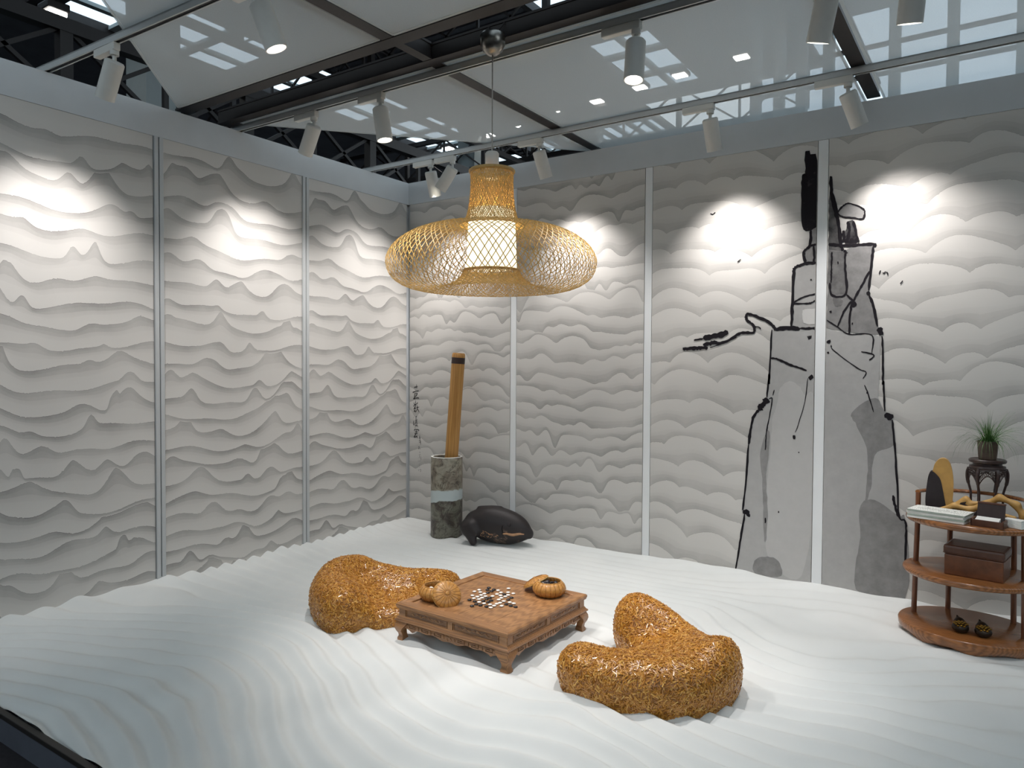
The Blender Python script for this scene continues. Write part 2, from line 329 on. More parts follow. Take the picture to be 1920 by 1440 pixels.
def cubic_grid(G, u, v):
    ny, nx = G.shape
    def wts(t): return [(-t+2*t*t-t**3)/2, (2-5*t*t+3*t**3)/2, (t+4*t*t-3*t**3)/2, (-t*t+t**3)/2]
    i = np.clip(np.floor(u).astype(int), 0, nx-2); j = np.clip(np.floor(v).astype(int), 0, ny-2)
    a = wts(u-i); b_ = wts(v-j); out = 0
    for q in range(4):
        for p_ in range(4):
            out = out + b_[q]*a[p_]*G[np.clip(j+q-1, 0, ny-1), np.clip(i+p_-1, 0, nx-1)]
    return out
_lat = RS.rand(64, 64)
def vnoise(x, y):
    i = np.floor(x).astype(int); j = np.floor(y).astype(int); a = x-i; c = y-j
    a = a*a*(3-2*a); c = c*c*(3-2*c); g = lambda p_, q: _lat[q % 64, p_ % 64]
    return (g(i, j)*(1-a)+g(i+1, j)*a)*(1-c)+(g(i, j+1)*(1-a)+g(i+1, j+1)*a)*c
def sand_h(x, y):
    x = np.asarray(x, float); y = np.asarray(y, float)
    ph = cubic_grid(PHI, (x+0.25)/0.25, (y+3.85)/0.25)
    ph = ph + 0.5*(vnoise(x*2.1+9, y*2.1+4)-0.5) + 0.25*(vnoise(x*6+3, y*6)-0.5)
    fr = ph-np.floor(ph)
    rip = np.where(fr < 0.62, fr/0.62, (1-fr)/0.38)            # one gentle and one steeper face
    rip = rip*rip*(3-2*rip)
    amp = 0.028*(0.55+0.75*vnoise(x*1.3+5, y*1.3+2))
    amp = amp*np.clip(0.25+0.75*(-y-0.15)/1.2, 0.25, 1)*np.clip(1.25-0.13*x, 0.5, 1)
    h = amp*(rip-0.5)
    h = h + 0.008*(vnoise(x*1.1, y*1.1)-0.5) + 0.004*(vnoise(x*9, y*9)-0.5)
    wl = np.minimum(np.abs(x), np.abs(y))
    h = h + 0.030*np.exp(-(wl/0.10)**2)*(0.2+1.1*vnoise(x*5+1, y*5+7))
    tb = np.exp(-(((x-2.24)/0.75)**4+((y+1.80)/0.75)**4)); h = h*(1-0.45*tb)-0.006*tb
    return h
def sand_at(x, y): return float(sand_h(np.array([x]), np.array([y]))[0])
gx = np.linspace(0.0, 6.2, 590); gy = np.linspace(-3.63, 0.0, 350)
X, Y = np.meshgrid(gx, gy); Zs = sand_h(X, Y)
V = np.c_[X.ravel(), Y.ravel(), Zs.ravel()]
nx_, ny_ = len(gx), len(gy)
I, J = np.meshgrid(np.arange(nx_-1), np.arange(ny_-1)); a = (J*nx_+I).ravel()
F = np.c_[a, a+1, a+nx_+1, a+nx_]
# skirt so the bed of sand has depth
fl = np_mesh('floor', V, F, MAT['sand'], smooth=True); tag(fl, kind='structure')
sk = MB(); sk.box((3.1, -1.815, -0.075), (6.2, 3.62, 0.07)); sb = sk.build('sand_bed', MAT['sand'], fl)
# kerb along the open front
kb = MB(); kb.box((3.1, -3.644, -0.004), (6.3, 0.028, 0.020), bev=0.003)
tr1 = kb.build('trim_1', MAT['kerb']); tag(tr1, kind='structure')
kb = MB(); kb.box((3.1, -3.643, -0.063), (6.3, 0.024, 0.096))
tr2 = kb.build('trim_2', MAT['kerb_g']); tag(tr2, kind='structure')
hf = MB(); hf.box((0, 2, -0.16), (40, 34, 0.10)); o = hf.build('floor_hall', MAT['hallfloor']); tag(o, kind='structure')

# ------------------------------------------------------------------ booth walls
WH = 3.006
def wall(name, c, d):
    o = MB().box(c, d).build(name, MAT['white']); return tag(o, kind='structure')
w_left = wall('wall_left', (-0.07, -1.80, (WH-0.11)/2), (0.10, 3.70, WH+0.11))
w_right = wall('wall_right', (3.0, 0.07, (WH-0.11)/2), (6.24, 0.10, WH+0.11))
PT, PB = 2.815, -0.06
# fascia boards above the wallpaper, flush with it
MB().box((-0.008, -1.80, (PT+WH)/2+0.001), (0.028, 3.66, WH-PT)).build('fascia_board', MAT['white'], w_left)
MB().box((3.02, 0.008, (PT+WH)/2+0.001), (6.16, 0.028, WH-PT)).build('fascia_board', MAT['white'], w_right)

# wallpaper: ink washes drawn as layered curves ------------------------------------
def smooth1(a, w):
    k = np.hanning(w*2+1); k /= k.sum(); return np.convolve(np.pad(a, w, mode='edge'), k, mode='valid')
def mural_mesh(name, seed, style, w, flip):
    H_ = PT-PB; R = np.random.RandomState(seed)
    N = 230; u = np.linspace(0, w, N); du = u[1]-u[0]
    curves = []; v = H_ + 0.03; i = 0; ph = R.rand()*6
    while v > -0.1:
        f = 1-v/H_
        sp = (0.145-0.05*f) if not flip else (0.095+0.03*f)
        if style == 'cloud': sp = 0.150
        if style == 'drip': sp = 0.118
        v -= sp*(0.85+0.3*R.rand()); i += 1
        ph += 0.5*R.randn()
        base = v + 0.030*np.sin(u*2*PI/(0.9+0.5*R.rand())+ph)+0.010*np.sin(u*2*PI/0.37+R.rand()*6)
        c = base.copy()
        if style == 'mount':
            for _ in range(R.randint(3, 6)):
                cu = R.rand()*w; hh = 0.022+0.075*R.rand()**1.4; sg = 0.030+0.075*R.rand()
                c = c + hh*np.exp(-np.abs((u-cu)/sg)**(1.5+R.rand()))
            if R.rand() < 0.10: c = c + 0.060*np.exp(-np.abs((u-w*R.rand())/0.030)**4)
        else:
            e = [-0.3*R.rand()]
            lo, hi = (0.17, 0.48) if style == 'cloud' else (0.09, 0.36)
            while e[-1] < w: e.append(e[-1]+lo+(hi-lo)*R.rand())
            for q in range(len(e)-1):
                wd_ = e[q+1]-e[q]; t = np.clip((u-e[q])/wd_, 0, 1); msk = (u >= e[q]) & (u < e[q+1])
                bh = (0.12+0.11*R.rand())*wd_ if style == 'cloud' else (0.08+0.16*R.rand())*wd_
                c = c - msk*bh*np.maximum(0, 1-np.abs(2*t-1)**2.2)**0.75
            if style == 'drip':
                c = smooth1(c, 7)
                for _ in range(R.randint(2, 5)):
                    cu = R.rand()*w; c = c + (0.02+0.07*R.rand()**1.5)*np.exp(-np.abs((u-cu)/(0.02+0.04*R.rand()))**(1.6+R.rand()))
            c = c + 0.03; c = smooth1(c, 2 if style == 'cloud' else 6)
        c = c + 0.0018*R.randn(N)*(R.rand(N) > 0.6)
        curves.append(c)
    # keep order: each lower curve stays below the one above
    for k in range(1, len(curves)): curves[k] = np.minimum(curves[k], curves[k-1]-0.02)
    curves = [np.full(N, H_+0.2)]+curves
    rows = []; inks = []
    depth = {'mount': 1.0, 'drip': 0.85, 'cloud': 0.72}[style]
    for k, c in enumerate(curves):
        nxt = curves[k+1] if k+1 < len(curves) else c-0.2
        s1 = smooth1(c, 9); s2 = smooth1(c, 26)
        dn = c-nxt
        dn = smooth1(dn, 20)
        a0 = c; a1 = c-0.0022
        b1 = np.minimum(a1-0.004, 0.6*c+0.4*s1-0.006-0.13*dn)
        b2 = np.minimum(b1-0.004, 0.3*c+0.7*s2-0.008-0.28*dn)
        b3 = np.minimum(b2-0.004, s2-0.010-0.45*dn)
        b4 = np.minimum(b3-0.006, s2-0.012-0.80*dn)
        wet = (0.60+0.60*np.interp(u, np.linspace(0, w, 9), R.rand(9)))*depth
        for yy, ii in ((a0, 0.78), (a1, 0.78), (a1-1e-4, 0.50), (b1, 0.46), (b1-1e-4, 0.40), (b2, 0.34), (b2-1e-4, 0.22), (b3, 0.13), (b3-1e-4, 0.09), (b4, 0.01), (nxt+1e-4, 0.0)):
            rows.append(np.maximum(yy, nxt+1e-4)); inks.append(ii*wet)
    Rr = np.array(rows); Ik = np.array(inks)
    Rr = np.minimum.accumulate(Rr, axis=0)
    keep = [r for r in range(len(Rr)) if Rr[r].max() > -0.02 and (r+1 >= len(Rr) or Rr[min(r+1, len(Rr)-1)].min() < H_+0.02)]
    Rr = np.clip(Rr[keep], 0, H_); Ik = Ik[keep]
    Rr[0] = H_; Rr[-1] = 0
    if flip: Rr = H_-Rr
    m_ = len(Rr)
    Vv = np.c_[np.tile(u, m_), np.zeros(m_*N), Rr.ravel()]
    I_, J_ = np.meshgrid(np.arange(N-1), np.arange(m_-1)); a_ = (J_*N+I_).ravel()
    Ff = np.c_[a_, a_+N, a_+N+1, a_+1] if not flip else np.c_[a_, a_+1, a_+N+1, a_+N]
    # panel edges and back
    T = 0.018; nb = len(Vv)
    fr = [(0, 0, 0), (w, 0, 0), (w, 0, H_), (0, 0, H_)]
    Vv = np.vstack([Vv, fr, [(p_[0], T, p_[2]) for p_ in fr]])
    q = lambda *t: [nb+x for x in t]
    Ff = np.vstack([Ff, [q(0, 4, 5, 1), q(1, 5, 6, 2), q(2, 6, 7, 3), q(3, 7, 4, 0), q(4, 7, 6, 5)]])
    return Vv, Ff, np.r_[Ik.ravel(), np.zeros(8)]
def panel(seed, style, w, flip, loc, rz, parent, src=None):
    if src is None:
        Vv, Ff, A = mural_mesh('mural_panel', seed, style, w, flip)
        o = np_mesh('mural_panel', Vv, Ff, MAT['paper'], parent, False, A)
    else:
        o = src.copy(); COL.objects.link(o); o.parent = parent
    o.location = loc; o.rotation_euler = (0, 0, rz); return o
# right wall (paper face towards -y): local x -> +x
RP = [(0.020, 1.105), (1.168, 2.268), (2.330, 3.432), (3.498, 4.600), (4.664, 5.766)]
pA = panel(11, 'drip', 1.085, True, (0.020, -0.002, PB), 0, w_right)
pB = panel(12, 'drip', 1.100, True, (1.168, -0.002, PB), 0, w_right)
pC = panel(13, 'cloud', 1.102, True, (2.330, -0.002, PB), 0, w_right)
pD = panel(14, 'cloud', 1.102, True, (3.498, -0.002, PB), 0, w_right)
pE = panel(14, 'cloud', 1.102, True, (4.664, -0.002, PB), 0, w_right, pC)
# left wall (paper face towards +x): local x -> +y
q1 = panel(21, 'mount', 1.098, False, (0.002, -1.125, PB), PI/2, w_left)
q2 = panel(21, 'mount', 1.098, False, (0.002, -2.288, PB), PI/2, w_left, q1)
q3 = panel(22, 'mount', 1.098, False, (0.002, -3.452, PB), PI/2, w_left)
for x in (1.1365, 2.299, 3.465, 4.632):
    MB().box((x, 0.010, (PT+PB)/2), (0.054 if x < 3 else 0.060, 0.022, PT-PB), bev=0.002).build('joint_batten', MAT['batten'], w_right)
for y in (-1.160, -2.320):
    t = MB()
    for s in (-1, 1): t.box((0.004, y+s*0.0165, (PT+PB)/2), (0.020, 0.026, PT-PB), bev=0.003)
    t.build('joint_batten', MAT['alu'], w_left)

# ink rock, pine branch, birds and brush writing -------------------------------------
WASH=[(0.5,[(3.292,1.644),(3.29,1.805),(3.302,2.033),(3.366,2.055),(3.445,2.059),(3.442,1.634)]),(0.6,[(3.359,2.127),(3.39,2.167),(3.442,2.169),(3.441,2.054),(3.368,2.059)]),(0.62,[(3.405,2.267),(3.441,2.272),(3.442,2.166),(3.39,2.167)]),(0.95,[(3.361,2.761),(3.384,2.76),(3.388,2.739),(3.423,2.733),(3.44,2.652),(3.443,2.277),(3.365,2.271),(3.348,2.336),(3.354,2.433),(3.339,2.453),(3.348,2.605),(3.369,2.608)]),(0.45,[(3.169,1.64),(3.442,1.64),(3.442,1.291),(3.153,1.285)]),(0.42,[(3.153,1.289),(3.443,1.294),(3.454,0.017),(2.951,0.007),(2.975,0.187),(3.008,0.388),(2.991,0.438),(3.014,0.648),(3.029,0.908),(3.052,1.051),(3.102,1.13),(3.144,1.195)]),(0.2,[(3.212,1.185),(3.229,1.261),(3.283,1.305),(3.343,1.275),(3.379,1.215),(3.435,1.192),(3.442,0.565),(3.407,0.188),(3.338,0.027),(3.166,0.151),(3.15,0.533),(3.17,0.854),(3.18,1.044)]),(0.55,[(3.079,0.112),(3.147,0.148),(3.228,0.135),(3.251,0.038),(3.086,0.023)]),(0.52,[(3.144,0.979),(3.167,0.942),(3.159,0.789),(3.146,0.66),(3.159,0.457),(3.154,0.278),(3.139,0.276),(3.121,0.658),(3.106,0.811)]),(0.12,[(3.357,1.747),(3.376,1.764),(3.44,1.756),(3.439,1.671),(3.366,1.679)]),(0.78,[(3.504,2.583),(3.52,2.581),(3.525,2.461),(3.552,2.374),(3.574,2.193),(3.587,2.114),(3.503,2.127)]),(0.6,[(3.503,2.127),(3.592,2.114),(3.668,2.143),(3.764,2.146),(3.753,2.06),(3.735,1.85),(3.749,1.826),(3.789,1.644),(3.811,1.602),(3.763,1.592),(3.499,1.639)]),(0.7,[(3.503,2.125),(3.598,2.107),(3.608,1.845),(3.53,1.843),(3.5,1.923)]),(0.48,[(3.497,1.639),(3.634,1.6),(3.763,1.592),(3.806,1.579),(3.802,1.298),(3.493,1.292)]),(0.46,[(3.493,1.295),(3.802,1.301),(3.796,1.215),(3.834,1.134),(3.877,1.09),(3.89,0.939),(3.923,0.512),(3.959,0.482),(3.965,0.013),(3.485,0.005),(3.488,0.57)]),(0.56,[(3.653,1.115),(3.78,1.214),(3.834,1.134),(3.877,1.078),(3.89,0.939),(3.786,0.862),(3.768,0.659),(3.738,0.573),(3.749,0.859),(3.687,1.033)]),(0.62,[(3.711,0.546),(3.791,0.591),(3.918,0.512),(3.959,0.482),(3.965,0.025),(3.698,0.029),(3.714,0.355)]),(0.55,[(3.549,2.35),(3.571,2.383),(3.62,2.401),(3.681,2.371),(3.706,2.344),(3.698,2.304),(3.655,2.303),(3.583,2.323)]),(0.85,[(3.611,2.29),(3.644,2.298),(3.656,2.232),(3.676,2.166),(3.663,2.149),(3.603,2.154),(3.585,2.216),(3.607,2.243)]),(0.7,[(3.536,1.824),(3.569,1.829),(3.592,1.804),(3.581,1.777),(3.548,1.778)]),(0.85,[(3.385,1.592),(3.414,1.598),(3.411,1.576),(3.395,1.57)])]
STROKE=[(0.013,[(3.361,2.759),(3.367,2.614),(3.348,2.602),(3.345,2.459),(3.363,2.273),(3.441,2.284)]),(0.012,[(3.4,2.264),(3.393,2.167),(3.359,2.124),(3.368,2.059)]),(0.01,[(3.439,2.169),(3.39,2.163)]),(0.01,[(3.417,2.159),(3.418,2.059),(3.372,2.055)]),(0.014,[(3.436,2.054),(3.366,2.05),(3.308,2.03),(3.3,1.996),(3.294,1.805),(3.29,1.65)]),(0.008,[(3.294,1.805),(3.358,1.839),(3.439,1.859)]),(0.008,[(3.294,1.801),(3.393,1.8),(3.439,1.817)]),(0.02,[(3.181,1.64),(3.29,1.644),(3.343,1.639)]),(0.012,[(3.442,1.64),(3.343,1.642)]),(0.014,[(3.193,1.646),(3.143,1.691),(3.03,1.743),(3.002,1.736),(3.011,1.701),(3.05,1.668),(3.051,1.624),(2.968,1.619),(2.89,1.575),(2.798,1.55)]),(0.028,[(2.883,1.627),(2.797,1.602),(2.71,1.591)]),(0.01,[(2.71,1.587),(2.645,1.577)]),(0.02,[(2.811,1.563),(2.71,1.544)]),(0.018,[(2.744,1.524),(2.565,1.519)]),(0.006,[(2.942,1.593),(2.838,1.549),(2.758,1.524)]),(0.006,[(3.05,1.662),(3.088,1.655),(3.097,1.642)]),(0.009,[(3.169,1.638),(3.161,1.464),(3.155,1.285),(3.155,1.347),(3.144,1.195)]),(0.03,[(3.148,1.189),(3.12,1.15),(3.092,1.111)]),(0.013,[(3.092,1.111),(3.055,1.058),(3.039,0.96),(3.029,0.882)]),(0.01,[(3.029,0.882),(3.017,0.649),(2.997,0.438)]),(0.026,[(2.997,0.425),(3.042,0.424)]),(0.015,[(3.023,0.429),(3.043,0.398)]),(0.01,[(3.01,0.414),(2.981,0.215),(2.954,0.027)]),(0.011,[(3.165,1.453),(3.208,1.445),(3.293,1.407),(3.388,1.375)]),(0.035,[(3.406,1.34),(3.422,1.322)]),(0.004,[(3.395,1.326),(3.38,1.178),(3.341,1.027),(3.324,0.977)]),(0.018,[(3.318,0.958),(3.318,0.933)]),(0.006,[(3.157,1.189),(3.178,1.184),(3.159,1.056),(3.144,0.966),(3.138,0.851)]),(0.005,[(3.189,1.247),(3.181,1.209)]),(0.012,[(3.347,0.854),(3.349,0.846)]),(0.01,[(3.229,0.459),(3.229,0.447)]),(0.008,[(3.145,0.405),(3.145,0.369)]),(0.012,[(3.405,1.953),(3.405,1.943)]),(0.012,[(3.423,2.51),(3.408,2.481)]),(0.008,[(3.396,1.806),(3.405,1.794)]),(0.015,[(3.509,2.582),(3.52,2.461),(3.538,2.375),(3.562,2.265),(3.575,2.169),(3.587,2.114)]),(0.009,[(3.531,2.46),(3.549,2.362),(3.561,2.313)]),(0.012,[(3.592,2.114),(3.603,2.107),(3.609,2.095)]),(0.014,[(3.504,2.163),(3.592,2.144),(3.674,2.142),(3.762,2.143)]),(0.018,[(3.764,2.146),(3.763,2.123)]),(0.011,[(3.759,2.129),(3.75,2.036),(3.737,1.862)]),(0.018,[(3.729,1.856),(3.74,1.836)]),(0.011,[(3.74,1.836),(3.766,1.755),(3.789,1.644)]),(0.024,[(3.799,1.638),(3.811,1.591)]),(0.008,[(3.814,1.585),(3.821,1.439),(3.823,1.298),(3.826,1.309),(3.837,1.134)]),(0.028,[(3.84,1.12),(3.877,1.09)]),(0.009,[(3.877,1.084),(3.892,0.939),(3.909,0.732),(3.923,0.512),(3.954,0.487),(3.962,0.425),(3.962,0.216)]),(0.011,[(3.888,0.631),(3.905,0.557),(3.92,0.506)]),(0.01,[(3.601,2.107),(3.603,2.0),(3.61,1.851),(3.53,1.843),(3.515,1.922)]),(0.008,[(3.525,2.113),(3.523,1.921)]),(0.01,[(3.738,1.979),(3.694,1.888),(3.652,1.801),(3.637,1.737),(3.631,1.6)]),(0.009,[(3.613,1.845),(3.652,1.801)]),(0.022,[(3.658,1.801),(3.647,1.766)]),(0.009,[(3.641,1.802),(3.598,1.738),(3.566,1.649)]),(0.006,[(3.501,1.691),(3.561,1.649),(3.631,1.6),(3.758,1.592),(3.76,1.48)]),(0.007,[(3.701,1.492),(3.771,1.472),(3.747,1.439)]),(0.005,[(3.529,1.535),(3.547,1.499),(3.681,1.392),(3.73,1.368),(3.714,1.327)]),(0.02,[(3.506,1.56),(3.523,1.548)]),(0.016,[(3.511,1.493),(3.515,1.481)]),(0.018,[(3.52,1.747),(3.526,1.735)]),(0.01,[(3.649,1.671),(3.649,1.659)]),(0.005,[(3.723,1.289),(3.743,1.237),(3.776,1.126)]),(0.01,[(3.737,1.248),(3.739,1.237)]),(0.01,[(3.707,1.913),(3.707,1.904)]),(0.012,[(3.56,2.051),(3.562,2.036)]),(0.008,[(3.549,2.35),(3.582,2.388),(3.62,2.401),(3.681,2.371),(3.706,2.344),(3.696,2.299),(3.644,2.31),(3.583,2.323),(3.553,2.347)]),(0.014,[(3.611,2.29),(3.623,2.236),(3.608,2.166)]),(0.012,[(3.644,2.292),(3.662,2.208),(3.677,2.16)]),(0.016,[(3.59,2.239),(3.593,2.167)]),(0.005,[(2.75,2.437),(2.766,2.429),(2.784,2.44)]),(0.005,[(2.939,2.093),(2.951,2.103),(2.961,2.111)]),(0.005,[(3.792,1.958),(3.797,1.975),(3.801,1.979)]),(0.005,[(3.81,1.966),(3.82,1.962),(3.826,1.971)]),(0.005,[(3.828,1.967),(3.837,1.963),(3.839,1.947)]),(0.005,[(3.906,1.893),(3.914,1.904),(3.918,1.912)])]
CALLI=[(0.007,[(0.073,1.194),(0.117,1.202)]),(0.006,[(0.102,1.222),(0.106,1.185)]),(0.004,[(0.078,1.201),(0.082,1.188)]),(0.007,[(0.056,1.147),(0.087,1.158),(0.13,1.166)]),(0.006,[(0.082,1.142),(0.078,1.115),(0.087,1.109),(0.108,1.132),(0.111,1.142),(0.082,1.142)]),(0.005,[(0.085,1.125),(0.106,1.129)]),(0.007,[(0.087,1.109),(0.069,1.092),(0.122,1.103),(0.129,1.094)]),(0.006,[(0.091,1.079),(0.094,1.046)]),(0.006,[(0.074,1.059),(0.078,1.043),(0.111,1.05),(0.113,1.064)]),(0.006,[(0.065,1.022),(0.087,1.04),(0.091,1.027),(0.068,0.996)]),(0.005,[(0.087,1.023),(0.083,0.974)]),(0.005,[(0.069,1.003),(0.1,1.01)]),(0.006,[(0.109,1.034),(0.113,1.011),(0.096,0.977)]),(0.006,[(0.1,1.014),(0.135,1.022)]),(0.006,[(0.113,1.008),(0.135,0.976)]),(0.005,[(0.07,0.976),(0.083,0.987),(0.096,0.974)]),(0.007,[(0.068,0.929),(0.073,0.924)]),(0.005,[(0.07,0.897),(0.068,0.857),(0.077,0.871)]),(0.006,[(0.092,0.931),(0.109,0.938)]),(0.005,[(0.1,0.941),(0.098,0.902),(0.113,0.909)]),(0.006,[(0.087,0.898),(0.112,0.889)]),(0.005,[(0.087,0.872),(0.096,0.885),(0.109,0.878),(0.105,0.859),(0.087,0.852),(0.087,0.872)]),(0.006,[(0.1,0.859),(0.121,0.848)]),(0.006,[(0.083,0.835),(0.094,0.832)]),(0.007,[(0.073,0.808),(0.087,0.819),(0.127,0.818),(0.131,0.808)]),(0.005,[(0.101,0.816),(0.099,0.786)]),(0.005,[(0.083,0.799),(0.118,0.801)]),(0.006,[(0.079,0.782),(0.118,0.786)]),(0.007,[(0.096,0.78),(0.075,0.749),(0.114,0.758)]),(0.007,[(0.105,0.767),(0.118,0.743)]),(0.003,[(0.136,0.772),(0.15,0.771)]),(0.003,[(0.142,0.766),(0.136,0.743),(0.153,0.75)]),(0.003,[(0.144,0.763),(0.144,0.73)]),(0.003,[(0.131,0.716),(0.144,0.727),(0.147,0.701)]),(0.003,[(0.13,0.703),(0.156,0.711)]),(0.003,[(0.152,0.727),(0.154,0.685)]),(0.003,[(0.123,0.663),(0.136,0.67),(0.132,0.647),(0.127,0.656)]),(0.003,[(0.14,0.664),(0.151,0.645)]),(0.004,[(0.139,0.623),(0.147,0.621)]),(0.003,[(0.136,0.614),(0.151,0.617)]),(0.003,[(0.132,0.594),(0.153,0.599)]),(0.003,[(0.142,0.592),(0.136,0.565)]),(0.003,[(0.154,0.586),(0.158,0.553)]),(0.003,[(0.128,0.544),(0.132,0.535)]),(0.003,[(0.145,0.546),(0.148,0.533)]),(0.004,[(0.139,0.509),(0.143,0.5)]),(0.003,[(0.136,0.486),(0.148,0.488)]),(0.003,[(0.132,0.469),(0.131,0.449)]),(0.003,[(0.143,0.467),(0.157,0.465),(0.151,0.444)])]

def ragged(P, closed, step=0.02, amp=0.004, seed=0):
    R = random.Random(seed); out = []; n = len(P)
    for i in range(n if closed else n-1):
        a_, b_ = Vector(P[i]), Vector(P[(i+1) % n]); d = (b_-a_).length; k = max(1, int(d/step))
        for q in range(k):
            p_ = a_.lerp(b_, q/k); out.append((p_.x+R.uniform(-amp, amp), p_.y+R.uniform(-amp, amp)))
    if not closed: out.append(tuple(P[-1]))
    return out
def paint_mesh(name, washes, strokes, parent, x_lo, x_hi, y0=-0.0035, fat=1.35):
    vs, fs, ik = [], [], []
    y = y0
    cl = lambda x: min(max(x, x_lo), x_hi)
    for k, (val, P) in enumerate(washes):
        y -= 0.00012; b0 = len(vs)
        Q = ragged(P, True, 0.03, 0.003, k)
        vs += [(cl(x), y, max(z, -0.04)) for x, z in Q]; ik += [val*(1.12 if val > 0.5 else 0.80)]*len(Q); fs.append(tuple(range(b0, b0+len(Q))))
    y -= 0.0003
    for k, (wd_, P) in enumerate(strokes):
        y -= 0.00002
        R = random.Random(k+50)
        Q = [(p_.x, p_.y) for p_ in catmull([Vector((x, z, 0)) for x, z in P], 6)] if len(P) > 2 else ragged(P, False, 0.01, 0.0)
        n = len(Q); b0 = len(vs)
        for i, (x, z) in enumerate(Q):
            t = Vector(Q[min(i+1, n-1)])-Vector(Q[max(i-1, 0)]); t = t.normalized() if t.length > 1e-9 else Vector((1, 0))
            e = 1.0 if 0 < i < n-1 else 0.55
            h1 = wd_*fat*0.5*e*R.uniform(0.6, 1.3); h2 = wd_*fat*0.5*e*R.uniform(0.6, 1.3)
            vs.append((cl(x-t.y*h1), y, z+t.x*h1)); vs.append((cl(x+t.y*h2), y, z-t.x*h2)); ik += [1.3, 1.3]
        for i in range(n-1): fs.append((b0+2*i, b0+2*i+1, b0+2*i+3, b0+2*i+2))
    o = mesh_obj(name, vs, fs, MAT['ink'], parent)
    a_ = o.data.attributes.new('ink', 'FLOAT', 'POINT'); a_.data.foreach_set('value', ik)
    o.location = (-parent.location.x, -parent.location.y, -parent.location.z)   # art is given in wall coordinates
    return o
WASH = [((v_*0.9 if v_ > 0.6 and v_ < 0.7 else (0.30 if v_ == 0.20 else v_)), ([(q.x, q.y) for q in catmull([Vector((x, z, 0)) for x, z in P], 5, True)] if k in (6, 7, 8, 9, 15, 16, 19) else P)) for k, (v_, P) in enumerate(WASH)]
side = lambda P: sum(x for x, z in P)/len(P) > 3.465
paint_mesh('rock_painting', [w for w in WASH if not side(w[1])], [s for s in STROKE if not side(s[1])], pC, 2.332, 3.431)
paint_mesh('rock_painting', [w for w in WASH if side(w[1])], [s for s in STROKE if side(s[1])], pD, 3.500, 4.598)
paint_mesh('calligraphy', [], CALLI, pA, 0.022, 1.1, fat=1.0)

# ------------------------------------------------------------------ exhibition hall around the booth
ROOF = 7.0
# (x0, x1, y0, y1, bars across x, bars across y) of each run of roof lights
HOLES = [(-8.3, -6.3, -3.0+3.5*k, 0.5+3.5*k, 2, 2) for k in range(6)] + [(-1.9, -0.5, -3.0+3.1*k, 0.1+3.1*k, 1, 2) for k in range(4)]
HOLES += [(3.4, 6.6, -10.0+3.5*k, -6.5+3.5*k, 2, 2) for k in range(4)] + [(-6.0+1.9*k, -4.1+1.9*k, 10.4, 13.2, 4, 1) for k in range(2)]  # first run is unseen, added so daylight brightens the fabric from above
HOLES += [(-6.0+1.9*k, -4.1+1.9*k, 14.2, 17.0, 4, 1) for k in range(2)]
XS = sorted({-20, 12, -2.2, 1.5} | {h[0] for h in HOLES} | {h[1] for h in HOLES}); YS = sorted({-12, 5.1, 9.8, 20} | {h[2] for h in HOLES} | {h[3] for h in HOLES})
rf = MB(); rib = MB()
for i in range(len(XS)-1):
    run = None
    for j in range(len(YS)-1):
        x0, x1, y0, y1 = XS[i], XS[i+1], YS[j], YS[j+1]; mx, my = (x0+x1)/2, (y0+y1)/2
        hole = any(h[0] < mx < h[1] and h[2] < my < h[3] for h in HOLES) or (mx > 1.5 and my > 5.1) or (mx > -2.2 and my > 9.8)
        if not hole:
            rf.box((mx, my, ROOF+0.06), (x1-x0, y1-y0, 0.10))
            if x0 > -15 and y0 > -4:
                k = math.ceil(y0/0.28)
                while k*0.28 < y1: rib.box((mx, k*0.28, ROOF-0.01), (x1-x0, 0.12, 0.06)); k += 1
ceil = rf.build('ceiling', MAT['deck']); tag(ceil, kind='structure')
r_ = rib.build('deck_ribs', MAT['deck'], ceil); tag(r_, kind='stuff')
nwin = 1
for (a_, b_, y0, y1, nbx, nby) in HOLES:
    wroot = empty('window_%d' % nwin, (0, 0, 0)); tag(wroot, kind='structure'); nwin += 1
    fr_ = MB()
    for y in (y0+0.06, y1-0.06): fr_.box(((a_+b_)/2, y, ROOF+0.02), (b_-a_, 0.24, 0.14))
    for x in (a_+0.04, b_-0.04): fr_.box((x, (y0+y1)/2, ROOF+0.02), (0.10, y1-y0, 0.14))
    fr_.build('window_frame', MAT['black'], wroot)
    for q in range(1, nbx+1): MB().box((a_+(b_-a_)*q/(nbx+1), (y0+y1)/2, ROOF+0.04), (0.12, y1-y0, 0.06)).build('glazing_bar', MAT['hall_grey'], wroot)
    for q in range(1, nby+1): MB().box(((a_+b_)/2, y0+(y1-y0)*q/(nby+1), ROOF+0.04), (b_-a_, 0.18, 0.06)).build('glazing_bar', MAT['hall_grey'], wroot)
    MB().box(((a_+b_)/2, (y0+y1)/2, ROOF+0.08), (b_-a_, y1-y0, 0.01)).build('pane', MAT['glass'], wroot)
# far walls, then two unseen ones added to dim the booth
o = MB().box((-14.0, 4, 3.4), (0.2, 36, 7.2)).build('wall_hall_left', MAT['hall_wall']); tag(o, kind='structure')
o = MB().box((-8.15, 20.0, 3.4), (11.9, 0.2, 7.2)).build('wall_hall_back', MAT['hall_wall']); tag(o, kind='structure')
o = MB().box((-1, -12.0, 1.9), (26, 0.2, 4.3)).build('wall_blocker_front', MAT['hall_wall']); tag(o, kind='structure')  # added behind the camera to hold back ambient daylight
o = MB().box((12.0, -3.5, 1.9), (0.2, 17, 4.3)).build('wall_blocker_right', MAT['hall_wall']); tag(o, kind='structure')  # likewise added out of view, lowers the ambient light
